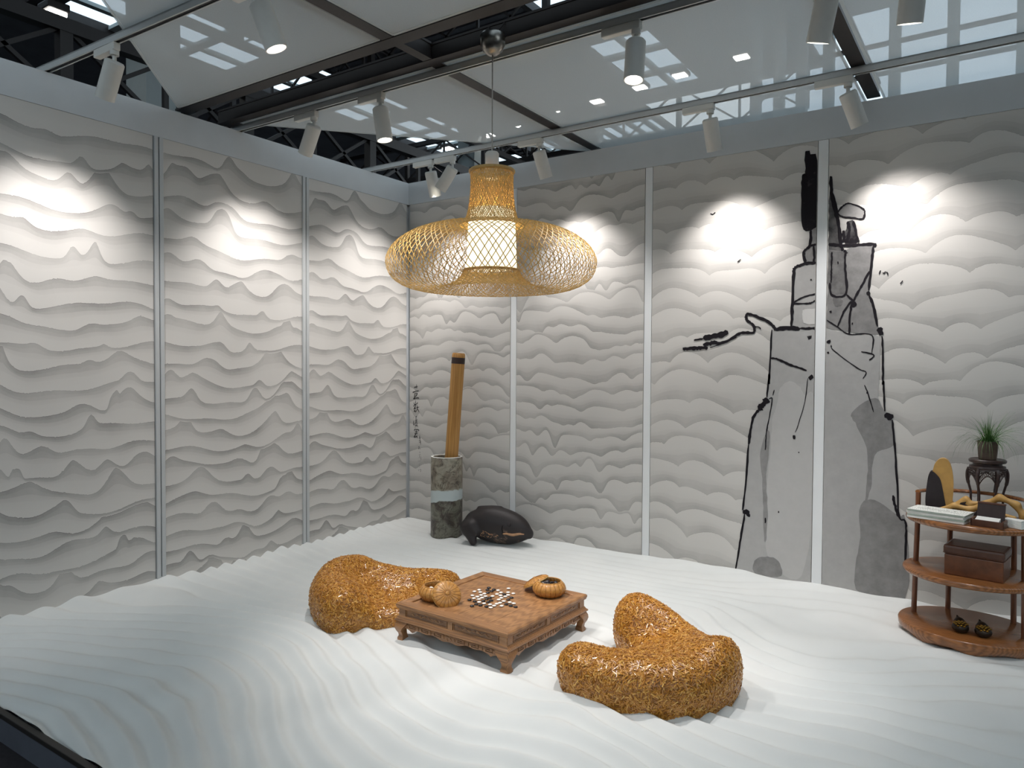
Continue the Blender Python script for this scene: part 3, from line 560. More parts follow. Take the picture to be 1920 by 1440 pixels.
# glazed hall side beyond the right wall
gw = MB()
GX = [1.62, 1.92, 2.20, 2.52, 3.26, 3.86, 4.52, 5.2, 5.9]
gw.box((4.2, 5.0, 1.9), (5.4, 0.16, 4.1)); gw.box((4.2, 5.0, 6.4), (5.4, 0.16, 1.2))
o = gw.build('wall_hall_side', MAT['hall_grey']); tag(o, kind='structure')
for k in range(len(GX)-1):
    x0, x1 = GX[k], GX[k+1]
    wroot = empty('window_%d' % nwin, (0, 0, 0)); tag(wroot, kind='structure'); nwin += 1
    f_ = MB()
    f_.box((x0, 5.0, 4.87), (0.12, 0.14, 1.86)); f_.box(((x0+x1)/2, 5.0, 3.98), (x1-x0, 0.12, 0.06)); f_.box(((x0+x1)/2, 5.0, 5.78), (x1-x0, 0.12, 0.06))
    f_.build('window_frame', MAT['hall_grey'], wroot)
    f_ = MB()
    for z in (4.45, 4.95, 5.3): f_.box(((x0+x1)/2, 5.0, z), (x1-x0, 0.08, 0.035))
    f_.build('glazing_bar', MAT['black'], wroot)
    MB().box(((x0+x1)/2, 5.02, 4.87), (x1-x0, 0.01, 1.8)).build('pane', MAT['glass'], wroot)
# columns
def column(x, y, w, lab):
    o = MB().box((0, 0, 3.4), (w, w, 7.1), bev=0.01).build('hall_column', MAT['hall_grey'], loc=(x, y, 0)); tag(o, lab, 'column', 'hall columns')
column(-5.4, -1.55, 0.55, 'pale grey hall column behind the truss at far upper left')
column(-5.4, 0.75, 0.50, 'pale grey hall column rising beside the cut fabric edge')
column(-6.3, 9.2, 0.50, 'pale grey hall column seen above the corner of the booth')
column(-3.2, 9.5, 0.35, 'slim grey hall column seen behind the pendant lamp cord')
# steel trusses
def truss(name, p0, p1, z_lo, z_hi, n, lab, th=0.10):
    p0 = Vector(p0); p1 = Vector(p1); d = p1-p0
    root = empty(name, (p0.x, p0.y, 0), 0, lab, 'truss', 'steel roof trusses')
    def bar(a_, b_, w, nm):
        t = MB(); a_ = Vector(a_); b_ = Vector(b_); t.tube([a_, b_], w*0.707, 4); t.build(nm, MAT['black'], root)
    for z in (z_lo, z_hi): bar((0, 0, z), (d.x, d.y, z), th, 'chord')
    for k in range(n+1):
        q = d*(k/n); bar((q.x, q.y, z_lo), (q.x, q.y, z_hi), th*0.9 if k % 2 == 0 else th*0.4, 'post')
    for k in range(n):
        a_ = d*(k/n); b_ = d*((k+1)/n); zz = (z_lo, z_hi) if k % 2 == 0 else (z_hi, z_lo)
        bar((a_.x, a_.y, zz[0]), (b_.x, b_.y, zz[1]), th*0.32, 'diagonal'); bar((a_.x, a_.y, zz[1]), (b_.x, b_.y, zz[0]), th*0.32, 'diagonal')
truss('roof_truss', (-2.5, -3.6, 0), (-2.5, 9.5, 0), 3.72, 4.36, 14, 'black steel truss close behind the left wall, running away from the viewer', 0.12)
truss('roof_truss', (-10.5, 3.9, 0), (1.4, 3.9, 0), 6.0, 6.85, 10, 'black steel truss under the hall roof, seen between the two ceiling beams')
truss('roof_truss', (-10.5, 8.9, 0), (1.4, 8.9, 0), 6.0, 6.85, 10, 'black steel truss under the hall roof, farthest from the viewer')
truss('roof_truss', (-4.6, -3.6, 0), (-4.6, 17, 0), 5.9, 6.8, 16, 'high black steel truss between the two rows of skylights')
# hall lamps
LAMPS = [(-7.41, 9.64), (-5.92, 9.35), (-4.88, 9.12), (-3.78, 8.93), (-2.71, 8.76), (-1.65, 8.54), (-0.77, 8.40), (0.44, 8.22)]
hl = None
for k, (x, y) in enumerate(LAMPS):
    if hl is None:
        hl = empty('hall_lamp', (x, y, ROOF-0.12), 0, 'small square glowing hall lamp shining through the fabric', 'lamp', 'row of hall lamps')
        MB().box((0, 0, 0.05), (0.30, 0.30, 0.08), bev=0.01).build('housing', MAT['black'], hl)
        MB().box((0, 0, 0.0), (0.24, 0.20, 0.02)).build('diffuser', MAT['hall_led'], hl); hx = hl
    else:
        hx = copy_tree(hl); hx.location = (x, y, ROOF-0.12)
    tag(hx, ('leftmost', 'second from the left', 'third from the left', 'fourth from the left', 'fourth from the right', 'third from the right', 'second from the right', 'rightmost')[k]+' of the small square hall lamps glowing in a row')
fx = empty('flood_lamp', (-5.1, -1.55+0.9, 5.27), 0, 'bright yellowish flood lamp glowing above the left wall', 'lamp')
fx.location = (-5.0, -0.70, 5.55)
MB().box((0, 0, 0.04), (0.30, 0.24, 0.10), bev=0.02).build('housing', MAT['black'], fx)
MB().box((0, 0, -0.03), (0.26, 0.20, 0.06), bev=0.02).build('lens', MAT['hall_led'], fx)
MB().tube([(0, 0, 0.08), (0, 0, 1.46)], 0.012, 6).build('hanger', MAT['black'], fx)

# ------------------------------------------------------------------ booth ceiling: beams, fabric, tracks
ZB = 3.05
def beam(p0, p1, w, h, lab):
    p0 = Vector(p0); p1 = Vector(p1); d = p1-p0; c = (p0+p1)/2
    t = MB(); L_ = d.length
    # I-profile: two flanges and a web
    rot = Matrix.Rotation(math.atan2(d.y, d.x), 3, 'Z')
    for zz in (-h/2+0.006, h/2-0.006): t.box(rot @ Vector((0, 0, zz)), (L_, w, 0.012), rot)
    t.box((0, 0, 0), (L_, w*0.82, h-0.02), rot)
    o = t.build('ceiling_beam', MAT['black'], loc=c); tag(o, lab, 'beam', 'black booth ceiling beams')
hb = 0.09
beam((-0.10, -2.10, ZB+hb/2), (6.1, -2.10, ZB+hb/2), 0.085, hb, 'black steel ceiling beam left of the lamp, nearer the viewer')
beam((-0.10, -1.80, ZB+hb/2), (6.1, -1.80, ZB+hb/2), 0.065, hb, 'black steel ceiling beam that the pendant lamp hangs from')
beam((1.80, -3.65, ZB+hb/2+0.002), (1.80, -2.145, ZB+hb/2+0.002), 0.075, hb, 'short black cross beam running up out of the top edge')
beam((1.80, -1.765, ZB+hb/2+0.002), (1.80, 0.10, ZB+hb/2+0.002), 0.075, hb, 'black cross beam running down to the right wall behind the lamp')
beam((1.80, -2.055, ZB+hb/2+0.002), (1.80, -1.835, ZB+hb/2+0.002), 0.060, hb, 'short black stub beam bridging the gap between the long beams')
beam((3.73, -1.765, ZB+hb/2+0.002), (3.73, 0.10, ZB+hb/2+0.002), 0.075, hb, 'black cross beam above the ink painted rock')
beam((3.73, -3.65, ZB+hb/2+0.002), (3.73, -2.145, ZB+hb/2+0.002), 0.075, hb, 'black cross beam nearest the viewer on the right')
def fabric(poly, lab, z=ZB+0.004):
    t = MB().prism(poly, z, z+0.003)
    o = t.build('fabric_panel', MAT['fabric']); tag(o, lab, 'fabric panel', 'stretched scrim panels')
    cx = sum(p_[0] for p_ in poly)/len(poly); cy = sum(p_[1] for p_ in poly)/len(poly)
    n = len(poly); h = MB()     # hem round the edge
    h.tube([Vector((poly[i % n][0]+(cx-poly[i % n][0])*0.01, poly[i % n][1]+(cy-poly[i % n][1])*0.01, z-0.001)) for i in range(n+1)], 0.010, 4, True, 0.3)
    h.build('hem', MAT['fabric'], o)
fabric([(-0.05, -2.150), (1.755, -2.150), (1.755, -3.65), (1.51, -3.65)], 'white fabric ceiling panel with slanted edge at upper left')
fabric([(1.845, -2.150), (3.685, -2.150), (3.685, -3.65), (1.845, -3.65)], 'white fabric ceiling panel at the top edge above the lamp')
fabric([(0.03, -1.745), (1.755, -1.745), (1.755, 0.16), (1.75, 0.16)], 'triangular white fabric ceiling panel left of the lamp cord')
fabric([(1.845, -1.750), (3.685, -1.750), (3.685, 0.16), (1.845, 0.16)], 'white fabric ceiling panel right of the lamp cord, dotted with hall lamps')
fabric([(3.775, -1.755), (6.0, -1.755), (6.0, 0.16), (3.775, 0.16)], 'white fabric ceiling panel before the blue windows at upper right')
fabric([(3.775, -2.150), (6.0, -2.150), (6.0, -3.65), (3.775, -3.65)], 'white fabric ceiling panel above and right of the viewer')
# black light tracks
TZ = 3.028
def track(p0, p1, lab):
    p0 = Vector(p0); p1 = Vector(p1); d = p1-p0; rz = math.atan2(d.y, d.x); L_ = d.length
    root = empty('light_track', p0, rz, lab, 'track', 'white light tracks')
    t = MB(); t.box((L_/2, 0.014, 0), (L_, 0.008, 0.036)); t.box((L_/2, -0.014, 0), (L_, 0.008, 0.036)); t.box((L_/2, 0, 0.014), (L_, 0.036, 0.008))
    t.build('rail', MAT['alu'], root)
    MB().box((L_/2, 0, -0.002), (L_-0.01, 0.020, 0.022)).build('slot', MAT['groove'], root)
    for k in range(3):
        MB().tube([(L_*(0.2+0.3*k), 0, 0.015), (L_*(0.2+0.3*k), 0.0, 0.022)], 0.003, 5).build('hanger_wire', MAT['alu'], root)
track((-0.09, -2.955, TZ), (6.0, -2.80, TZ), 'white light track nearest the viewer at upper left')
track((-0.09, -1.720, TZ), (6.0, -1.690, TZ), 'white light track under the beam beside the lamp')
track((-0.09, -0.460, TZ), (6.0, -0.475, TZ), 'white light track along the right wall')

# ------------------------------------------------------------------ track spotlights
def spotlight(x, y, target, power, lab, cone=88, blend=1.0, col=(1.0, 0.955, 0.94)):
    root = empty('track_spotlight', (x, y, TZ-0.018), 0, lab, 'spotlight', 'white track spotlights')
    MB().box((-0.055, 0, -0.020), (0.20, 0.036, 0.040), bev=0.005).build('adapter', MAT['lampwhite'], root)
    t = MB(); t.lathe([(0.022, -0.062), (0.022, -0.04)], 16, (0.02, 0, 0)); t.tube([(0.02, 0, -0.04), (0.02, 0, -0.105)], 0.010, 10)
    auto_smooth(t.build('stem', MAT['lampwhite'], root))
    piv = Vector((0.02, 0, -0.10)); d = (Vector(target)-(Vector((x, y, TZ-0.018))+piv)).normalized()
    q = Vector((0, 0, -1)).rotation_difference(d).to_matrix()
    Lb, rb = 0.185, 0.047
    t = MB(); t.lathe([(0.010, 0.012), (0.040, 0.010), (rb, 0.002), (rb, -Lb), (rb-0.005, -Lb), (rb-0.007, -Lb+0.035), (0.001, -Lb+0.036)], 32)
    t.v = [tuple(q @ Vector(v)+piv) for v in t.v]; auto_smooth(t.build('body', MAT['lampwhite'], root))
    t = MB(); t.lathe([(rb-0.009, -Lb+0.030), (rb-0.009, -Lb+0.032)], 24)
    t.lathe([(0.012, -Lb+0.012), (0.014, -Lb+0.031)], 12); t.v = [tuple(q @ Vector(v)+piv) for v in t.v]
    t.build('lens', MAT['lens'], root)
    ld = bpy.data.lights.new('spot_beam', 'SPOT'); ld.energy = power; ld.spot_size = math.radians(cone); ld.spot_blend = blend; ld.shadow_soft_size = 0.03; ld.color = col
    lo = bpy.data.objects.new('spot_beam', ld); COL.objects.link(lo); lo.parent = root
    lo.location = piv+d*(Lb+0.012); lo.rotation_mode = 'QUATERNION'; lo.rotation_quaternion = Vector((0, 0, -1)).rotation_difference(d)
    return root
WS, FS = WALL_SPOT, FLOOR_SPOT
spotlight(0.66, -2.937, (0, -2.97, 1.70), WS, 'spotlight over the leftmost wall panel, tilted to the left wall')
spotlight(0.73, -1.716, (0, -1.62, 1.75), WS, 'spotlight before the middle left panel, tilted to the left wall')
spotlight(0.85, -0.460, (0, -0.60, 1.70), WS*0.9, 'right one of the two spotlights near the booth corner, tilted left')
spotlight(0.63, -0.460, (0.60, 0, 1.75), WS*0.8, 'left one of the two spotlights near the booth corner, tilted right')
spotlight(1.64, -0.464, (1.80, 0, 1.75), WS*0.9, 'spotlight half hidden right above the woven lamp neck')
spotlight(2.88, -0.467, (2.95, 0, 1.75), WS, 'spotlight above the flying ink birds left of the painted rock')
spotlight(3.66, -0.469, (4.05, 0, 1.75), WS, 'spotlight tilted right beside the far end of the black cross beam')
spotlight(1.31, -1.713, (1.75, -1.55, 0), FS, 'spotlight with glowing lens pointing down, left of the lamp cord', 62)
spotlight(2.95, -1.706, (3.02, -2.15, 0), FS, 'spotlight with glowing lens pointing down, right of the lamp cord', 62)
spotlight(1.78, -2.906, (2.45, -2.05, 0), FS, 'large near spotlight with glowing lens at the top left', 62)
spotlight(3.79, -1.701, (3.0, -0.85, 0), FS*0.6, 'spotlight cut by the top edge beside the right cross beam', 62)
spotlight(4.10, -1.700, (3.75, -0.75, 0), FS*0.45, 'rightmost spotlight, barely showing at the top edge', 62)

# ------------------------------------------------------------------ woven pendant lamp
lamp = empty('pendant_lamp', (2.258, -1.865, 1.743), 0, 'large woven bamboo pendant lamp with a glowing white core', 'lamp')
lamp.scale = (0.98, 0.98, 0.98)
zl = lambda z: z-1.75
PROF = [(0.112, 2.400), (0.110, 2.340), (0.113, 2.270), (0.123, 2.200), (0.138, 2.150), (0.165, 2.122), (0.25, 2.112), (0.34, 2.096), (0.43, 2.062), (0.50, 2.012), (0.537, 1.955),
        (0.541, 1.905), (0.516, 1.850), (0.455, 1.808), (0.37, 1.787), (0.285, 1.792), (0.215, 1.815), (0.170, 1.846), (0.145, 1.885)]
pr = [(p_.x, p_.y) for p_ in catmull([Vector((r, z, 0)) for r, z in PROF], 6)]
def strands(profile, n, sgn, kk, rw, jit, seed):
    R = np.random.RandomState(seed); pf = np.array(profile); ds = np.r_[0, np.hypot(np.diff(pf[:, 0]), np.diff(pf[:, 1]))]
    th = np.cumsum(kk*ds/np.maximum(pf[:, 0], 0.16))*sgn
    m_ = len(pf); Vs = []; Fs = []
    dp = np.gradient(pf, axis=0); dp /= np.linalg.norm(dp, axis=1)[:, None]
    nrm = np.c_[dp[:, 1], -dp[:, 0]]*(-1)
    for k in range(n):
        a0 = 2*PI*(k+jit*(R.rand()-0.5))/n; an = a0+th
        off = 0.0016*np.sin(np.arange(m_)*2.1+k*PI)*sgn
        r = pf[:, 0]+nrm[:, 0]*off; z = pf[:, 1]+nrm[:, 1]*off
        C_ = np.c_[r*np.cos(an), r*np.sin(an), z]
        T_ = np.gradient(C_, axis=0); T_ /= np.linalg.norm(T_, axis=1)[:, None]
        N_ = np.c_[nrm[:, 0]*np.cos(an), nrm[:, 0]*np.sin(an), nrm[:, 1]]
        B_ = np.cross(T_, N_)
        b0 = k*m_*4
        ring = np.stack([C_+B_*rw+N_*0.0006, C_-B_*rw+N_*0.0006, C_-B_*rw-N_*0.0006, C_+B_*rw-N_*0.0006], 1).reshape(-1, 3)
        Vs.append(ring)
        i = np.arange(m_-1)[:, None]*4; q = np.arange(4)[None, :]; q2 = (q+1) % 4
        Fs.append(np.stack([b0+i+q, b0+i+q2, b0+i+4+q2, b0+i+4+q], -1).reshape(-1, 4))
    return np.vstack(Vs), np.vstack(Fs)
prl = [(r, zl(z)) for r, z in pr]
sets = [strands(prl, 100, 1, 0.62, 0.0018, 0.5, 1), strands(prl, 100, -1, 0.62, 0.0018, 0.5, 2)]
neck = [q for q in prl if q[1] > zl(2.135)]
sets += [strands(neck, 20, 1, 0.35, 0.0011, 0.9, 3), strands(neck, 20, -1, 0.35, 0.0011, 0.9, 4)]
b0 = 0; VV = []; FF = []
for v_, f_ in sets: VV.append(v_); FF.append(f_+b0); b0 += len(v_)
sh = np_mesh('woven_shade', np.vstack(VV), np.vstack(FF), MAT['weave'], lamp); tag(sh, kind='stuff')
def ring(r, z, w, mat, nm, flat=1.0):
    t = MB(); t.tube([(r*math.cos(2*PI*k/72), r*math.sin(2*PI*k/72), z) for k in range(73)], w, 8, False, flat, (0, 0, 1)); o = t.build(nm, mat, lamp, True); return o
ring(0.113, zl(2.398), 0.008, MAT['rim'], 'top_rim', 1.2)
ring(0.166, zl(2.121), 0.0045, MAT['weave'], 'shoulder_ring')
ring(0.145, zl(1.886), 0.007, MAT['rim'], 'bottom_ring')
t = MB(); t.lathe([(0.114, zl(2.20)), (0.122, zl(2.14)), (0.128, zl(2.0)), (0.131, zl(1.900)), (0.127, zl(1.900)), (0.118, zl(2.14))], 40, cap0=False, cap1=False)
auto_smooth(t.build('diffuser', MAT['diffuser'], lamp))
t = MB(); t.lathe([(0.010, zl(2.03)), (0.03, zl(2.04)), (0.034, zl(2.08)), (0.02, zl(2.13)), (0.014, zl(2.17))], 20); t.build('bulb', MAT['bulb'], lamp, True)
t = MB(); t.lathe([(0.036, zl(2.36)), (0.036, zl(2.49)), (0.030, zl(2.498)), (0.006, zl(2.50))], 24); auto_smooth(t.build('socket_cover', MAT['lampwhite'], lamp))
t = MB()
for k in range(3): t.tube([(0, 0, zl(2.40)), (0.108*math.cos(k*2.094), 0.108*math.sin(k*2.094), zl(2.392))], 0.003, 6)
t.build('spider_bracket', MAT['steel'], lamp)
MB().tube([(0, 0, zl(2.49)), (0, 0, zl(3.00))], 0.0035, 8).build('cord', MAT['steel'], lamp)
t = MB(); t.lathe([(0.012, zl(2.992)), (0.030, zl(2.998)), (0.052, zl(3.016)), (0.064, zl(3.046)), (0.067, zl(3.09)), (0.060, zl(3.10))], 28); auto_smooth(t.build('ceiling_cup', MAT['steel'], lamp))

for s_ in (-1, 1): MB().tube([(0.02*s_, 0.0, zl(3.095)), (0.05*s_, 0.034, zl(3.16))], 0.004, 6).build('hanger_rod', MAT['black'], lamp)
# ------------------------------------------------------------------ organic bodies from distance fields
def surface_nets(fn, lo, hi, h):
    lo = np.array(lo, float); hi = np.array(hi, float); n = np.ceil((hi-lo)/h).astype(int)+1
    ax = [lo[k]+h*np.arange(n[k]) for k in range(3)]
    G = np.stack(np.meshgrid(*ax, indexing='ij'), -1); D = fn(G.reshape(-1, 3)).reshape(n)
    S = D < 0; cs = n-1
    c8 = [S[i:i+cs[0], j:j+cs[1], k:k+cs[2]] for i in (0, 1) for j in (0, 1) for k in (0, 1)]
    sm = sum(c.astype(int) for c in c8); act = (sm > 0) & (sm < 8)
    idx = -np.ones(cs, int); ids = np.argwhere(act); idx[act] = np.arange(len(ids))
    acc = np.zeros((len(ids), 3)); cnt = np.zeros(len(ids))
    cor = np.array([(i, j, k) for i in (0, 1) for j in (0, 1) for k in (0, 1)])
    for a_ in range(8):
        for b_ in range(a_+1, 8):
            if np.abs(cor[a_]-cor[b_]).sum() != 1: continue
            pa = ids+cor[a_]; pb = ids+cor[b_]; da = D[tuple(pa.T)]; db = D[tuple(pb.T)]; m_ = (da < 0) != (db < 0)
            t_ = np.where(m_, da/np.where(m_, da-db, 1), 0)[:, None]
            acc += np.where(m_[:, None], pa+(pb-pa)*t_, 0); cnt += m_
    Vv = lo+h*acc/cnt[:, None]; Fs = []
    for axn in range(3):
        o1, o2 = [(1, 2), (2, 0), (0, 1)][axn]
        sl = [slice(0, n[0]), slice(0, n[1]), slice(0, n[2])]; s1 = list(sl); s2 = list(sl); s1[axn] = slice(0, n[axn]-1); s2[axn] = slice(1, n[axn])
        E_ = S[tuple(s1)] != S[tuple(s2)]; e = np.argwhere(E_)
        ok = (e[:, o1] > 0) & (e[:, o2] > 0) & (e[:, o1] < n[o1]-1) & (e[:, o2] < n[o2]-1); e = e[ok]
        u1 = np.zeros(3, int); u1[o1] = 1; u2_ = np.zeros(3, int); u2_[o2] = 1
        q = np.stack([idx[tuple((e-u1-u2_).T)], idx[tuple((e-u2_).T)], idx[tuple(e.T)], idx[tuple((e-u1).T)]], 1)
        inside = S[tuple(e.T)]
        q = np.where(inside[:, None], q, q[:, ::-1]); Fs.append(q)
    return Vv, np.vstack(Fs)
def smin(a_, b_, k):
    h_ = np.clip(0.5+0.5*(b_-a_)/k, 0, 1); return b_*(1-h_)+a_*h_-k*h_*(1-h_)
def cap(P, a_, b_, ra, rb):
    a_ = np.array(a_, float); b_ = np.array(b_, float); pa = P-a_; ba = b_-a_
    h_ = np.clip(pa@ba/(ba@ba), 0, 1); return np.linalg.norm(pa-h_[:, None]*ba, axis=1)-(ra+(rb-ra)*h_)
def ell(P, c, r):
    q = (P-np.array(c))/np.array(r); k = np.linalg.norm(q, axis=1); return (k-1)*min(r)
def tri_sample(V_, F_, n, R):
    T = np.vstack([F_[:, [0, 1, 2]], F_[:, [0, 2, 3]]]); A, B, C_ = V_[T[:, 0]], V_[T[:, 1]], V_[T[:, 2]]
    nr = np.cross(B-A, C_-A); ar = np.linalg.norm(nr, axis=1); pk = R.choice(len(T), n, p=ar/ar.sum())
    u, v = R.rand(n), R.rand(n); f_ = u+v > 1; u[f_] = 1-u[f_]; v[f_] = 1-v[f_]
    return A[pk]+u[:, None]*(B-A)[pk]+v[:, None]*(C_-A)[pk], nr[pk]/(ar[pk][:, None]+1e-12)
def vert_normals(V_, F_):
    n = np.zeros_like(V_); fn = np.cross(V_[F_[:, 2]]-V_[F_[:, 0]], V_[F_[:, 3]]-V_[F_[:, 1]])
    for k in range(4): np.add.at(n, F_[:, k], fn)
    return n/(np.linalg.norm(n, axis=1)[:, None]+1e-12)
def chips(V_, F_, n, seed, parent):
    R = np.random.RandomState(seed); P, N = tri_sample(V_, F_, n, R)
    k = P[:, 2] > -0.02; P, N = P[k], N[k]; n = len(P)
    rnd = R.randn(n, 3); T = rnd-N*np.sum(rnd*N, 1)[:, None]; T /= np.linalg.norm(T, axis=1)[:, None]
    N2 = N+0.13*R.randn(n, 3); N2 /= np.linalg.norm(N2, axis=1)[:, None]; T -= N2*np.sum(T*N2, 1)[:, None]; T /= np.linalg.norm(T, axis=1)[:, None]
    B = np.cross(N2, T); Lh = (0.009+0.008*R.rand(n))[:, None]; Wh = (0.0020+0.0014*R.rand(n))[:, None]; th = 0.0028
    c = P+N*(0.0012+0.0015*R.rand(n))[:, None]
    q = [c+T*Lh*sx_+B*Wh*sy_*(1 if sz < 0 else 0.7)+N2*th*(sz*0.5) for sz in (-1, 1) for sx_, sy_ in ((-1, -1), (1, -1), (1, 1), (-1, 1))]
    VV = np.stack(q, 1).reshape(-1, 3); b_ = np.arange(n)[:, None, None]*8
    FF = (b_+np.array([(4, 5, 6, 7), (0, 1, 5, 4), (1, 2, 6, 5), (2, 3, 7, 6), (3, 0, 4, 7)])[None]).reshape(-1, 4)
    o = np_mesh('wood_chips', VV, FF, MAT['chip'], parent); tag(o, kind='stuff'); return o
def poly_sdf(P2, Q):
    Q = np.asarray(Q, float); n = len(Q); d = np.full(len(P2), 1e9); ins = np.zeros(len(P2), bool)
    for i in range(n):
        a_, b_ = Q[i], Q[(i+1) % n]; e = b_-a_; w = P2-a_
        t_ = np.clip(w@e/(e@e), 0, 1); q = w-t_[:, None]*e; d = np.minimum(d, np.einsum('ij,ij->i', q, q))
        c = ((a_[1] > P2[:, 1]) != (b_[1] > P2[:, 1])) & (P2[:, 0] < (b_[0]-a_[0])*(P2[:, 1]-a_[1])/(b_[1]-a_[1]+1e-12)+a_[0]); ins ^= c
    return np.sqrt(d)*np.where(ins, -1, 1)
def smooth_poly(Q): return [(p_.x, p_.y) for p_ in catmull([Vector((x, y, 0)) for x, y in Q], 4, True)]
FOOT_R = smooth_poly([(-.37, -.22), (-.34, -.33), (-.22, -.39), (-.02, -.40), (.17, -.36), (.31, -.26), (.39, -.10), (.405, .04), (.37, .13), (.27, .21), (.13, .29), (-.03, .37), (-.19, .415), (-.32, .37), (-.36, .27), (-.30, .17), (-.19, .08), (-.16, .0), (-.21, -.07), (-.31, -.11)])
CTRL_R = np.array([(-.27, -.24, .185), (-.10, -.27, .180), (.08, -.27, .185), (.24, -.20, .200), (.35, .02, .285), (.20, .02, .215), (.05, -.08, .185), (-.04, .02, .150), (-.13, .08, .095), (.05, .12, .19), (.22, .19, .20), (.08, .27, .22), (-.04, .26, .245), (-.25, .28, .290), (-.16, .32, .295), (-.16, .225, .290), (-.09, .30, .28), (-.18, -.05, .12)])
FOOT_L = smooth_poly([(.17, -.355), (.07, -.395), (-.06, -.37), (-.23, -.28), (-.35, -.13), (-.395, .03), (-.36, .17), (-.25, .27), (-.08, .33), (.10, .40), (.26, .45), (.36, .43), (.39, .34), (.37, .24), (.38, .12), (.39, -.02), (.37, -.13), (.29, -.19), (.215, -.25)])
CTRL_L = np.array([(.08, -.26, .235), (.15, -.28, .215), (.27, -.14, .08), (.20, -.12, .09), (.0, -.26, .225), (-.15, -.17, .235), (-.27, -.02, .270), (-.25, .12, .265), (-.10, .23, .220), (.05, .29, .195), (.2, .35, .205), (.30, .37, .22), (.32, .29, .17), (.10, .06, .11), (.22, .10, .10), (.32, .0, .095), (.32, -.12, .09), (.16, -.04, .10), (-.02, .0, .16), (-.02, .12, .17)])
def stool_field(foot, ctrl, hollow):
    def f(P):
        d2 = poly_sdf(P[:, :2], foot)
        w = np.exp(-((P[:, None, 0]-ctrl[None, :, 0])**2+(P[:, None, 1]-ctrl[None, :, 1])**2)/(2*0.066**2))+1e-9
        h_ = (w*ctrl[None, :, 2]).sum(1)/w.sum(1)
        side_ = d2+0.030+1.6*(P[:, 2]-0.10)**2
        d = -smin(-side_, -(P[:, 2]-h_)*0.9, 0.11)
        d = -smin(-d, hollow(P), 0.035)              # the hollow one sits in
        return np.maximum(d, -0.03-P[:, 2])
    return f
def stool(loc, lab, f_stool, seed):
    root = empty('chip_stool', loc, 0, lab, 'stool', 'gold wood-chip stools')
    V_, F_ = surface_nets(f_stool, (-0.48, -0.50, -0.06), (0.50, 0.54, 0.36), 0.016)
    for it in range(3):                                   # relax the net
        acc = np.zeros_like(V_); cn = np.zeros(len(V_))
        for k in range(4):
            a_, b_ = F_[:, k], F_[:, (k+1) % 4]; np.add.at(acc, a_, V_[b_]); np.add.at(acc, b_, V_[a_]); np.add.at(cn, a_, 1); np.add.at(cn, b_, 1)
        V_ = 0.5*V_+0.5*acc/cn[:, None]
    np_mesh('body', V_, F_, MAT['chip_base'], root, True)
    chips(V_, F_, 17000, seed, root); return root
stool((3.16, -1.86, 0.0), 'gold lacquered wood-chip stool in front, right of the table', stool_field(FOOT_R, CTRL_R, lambda P: cap(P, (-0.20, 0.05, 0.215), (-0.03, 0.085, 0.235), 0.085, 0.085)), 5)
stool((1.470, -1.935, 0.0), 'gold lacquered wood-chip stool behind, left of the table', stool_field(FOOT_L, CTRL_L, lambda P: cap(P, (0.45, -0.02, 0.205), (0.07, 0.04, 0.215), 0.14, 0.11)), 6)

# ------------------------------------------------------------------ low carved table
TBL = empty('low_table', (2.243, -1.812, 0.0), math.radians(-2.0), 'low carved dark wood table standing on the sand between the stools', 'table')
HS = 0.356; TT = 0.182            # half size of the top, height of the top
fwid = 0.056
# top: four mitred rails and recessed planks
for k in range(4):
    o_, i_ = HS, HS-fwid
    t = MB(); sec = [(o_-0.004, TT-0.022), (o_, TT-0.016), (o_, TT-0.006), (o_-0.006, TT), (i_+0.003, TT), (i_, TT-0.003), (i_, TT-0.022)]
    vs = []; n = len(sec)
    for s_ in (-1, 1):
        for (r, z) in sec: vs.append((s_*r, -r, z))
    rot = Matrix.Rotation(k*PI/2, 3, 'Z'); vs = [rot @ Vector(v) for v in vs]
    fs = [tuple(range(n)), tuple(range(2*n-1, n-1, -1))]+[(i, n+i, n+(i+1) % n, (i+1) % n) for i in range(n)]
    t.add(vs, fs).build('top_rail', MAT['table'] if k % 2 == 0 else MAT['table_y'], TBL)
NPL = 6; iw = (HS-fwid)*2
for k in range(NPL):
    w = iw/NPL; MB().box((-iw/2+w*(k+0.5), 0, TT-0.014), (w-0.0012, iw, 0.016), bev=0.0008).build('top_plank', MAT['table_y'], TBL)
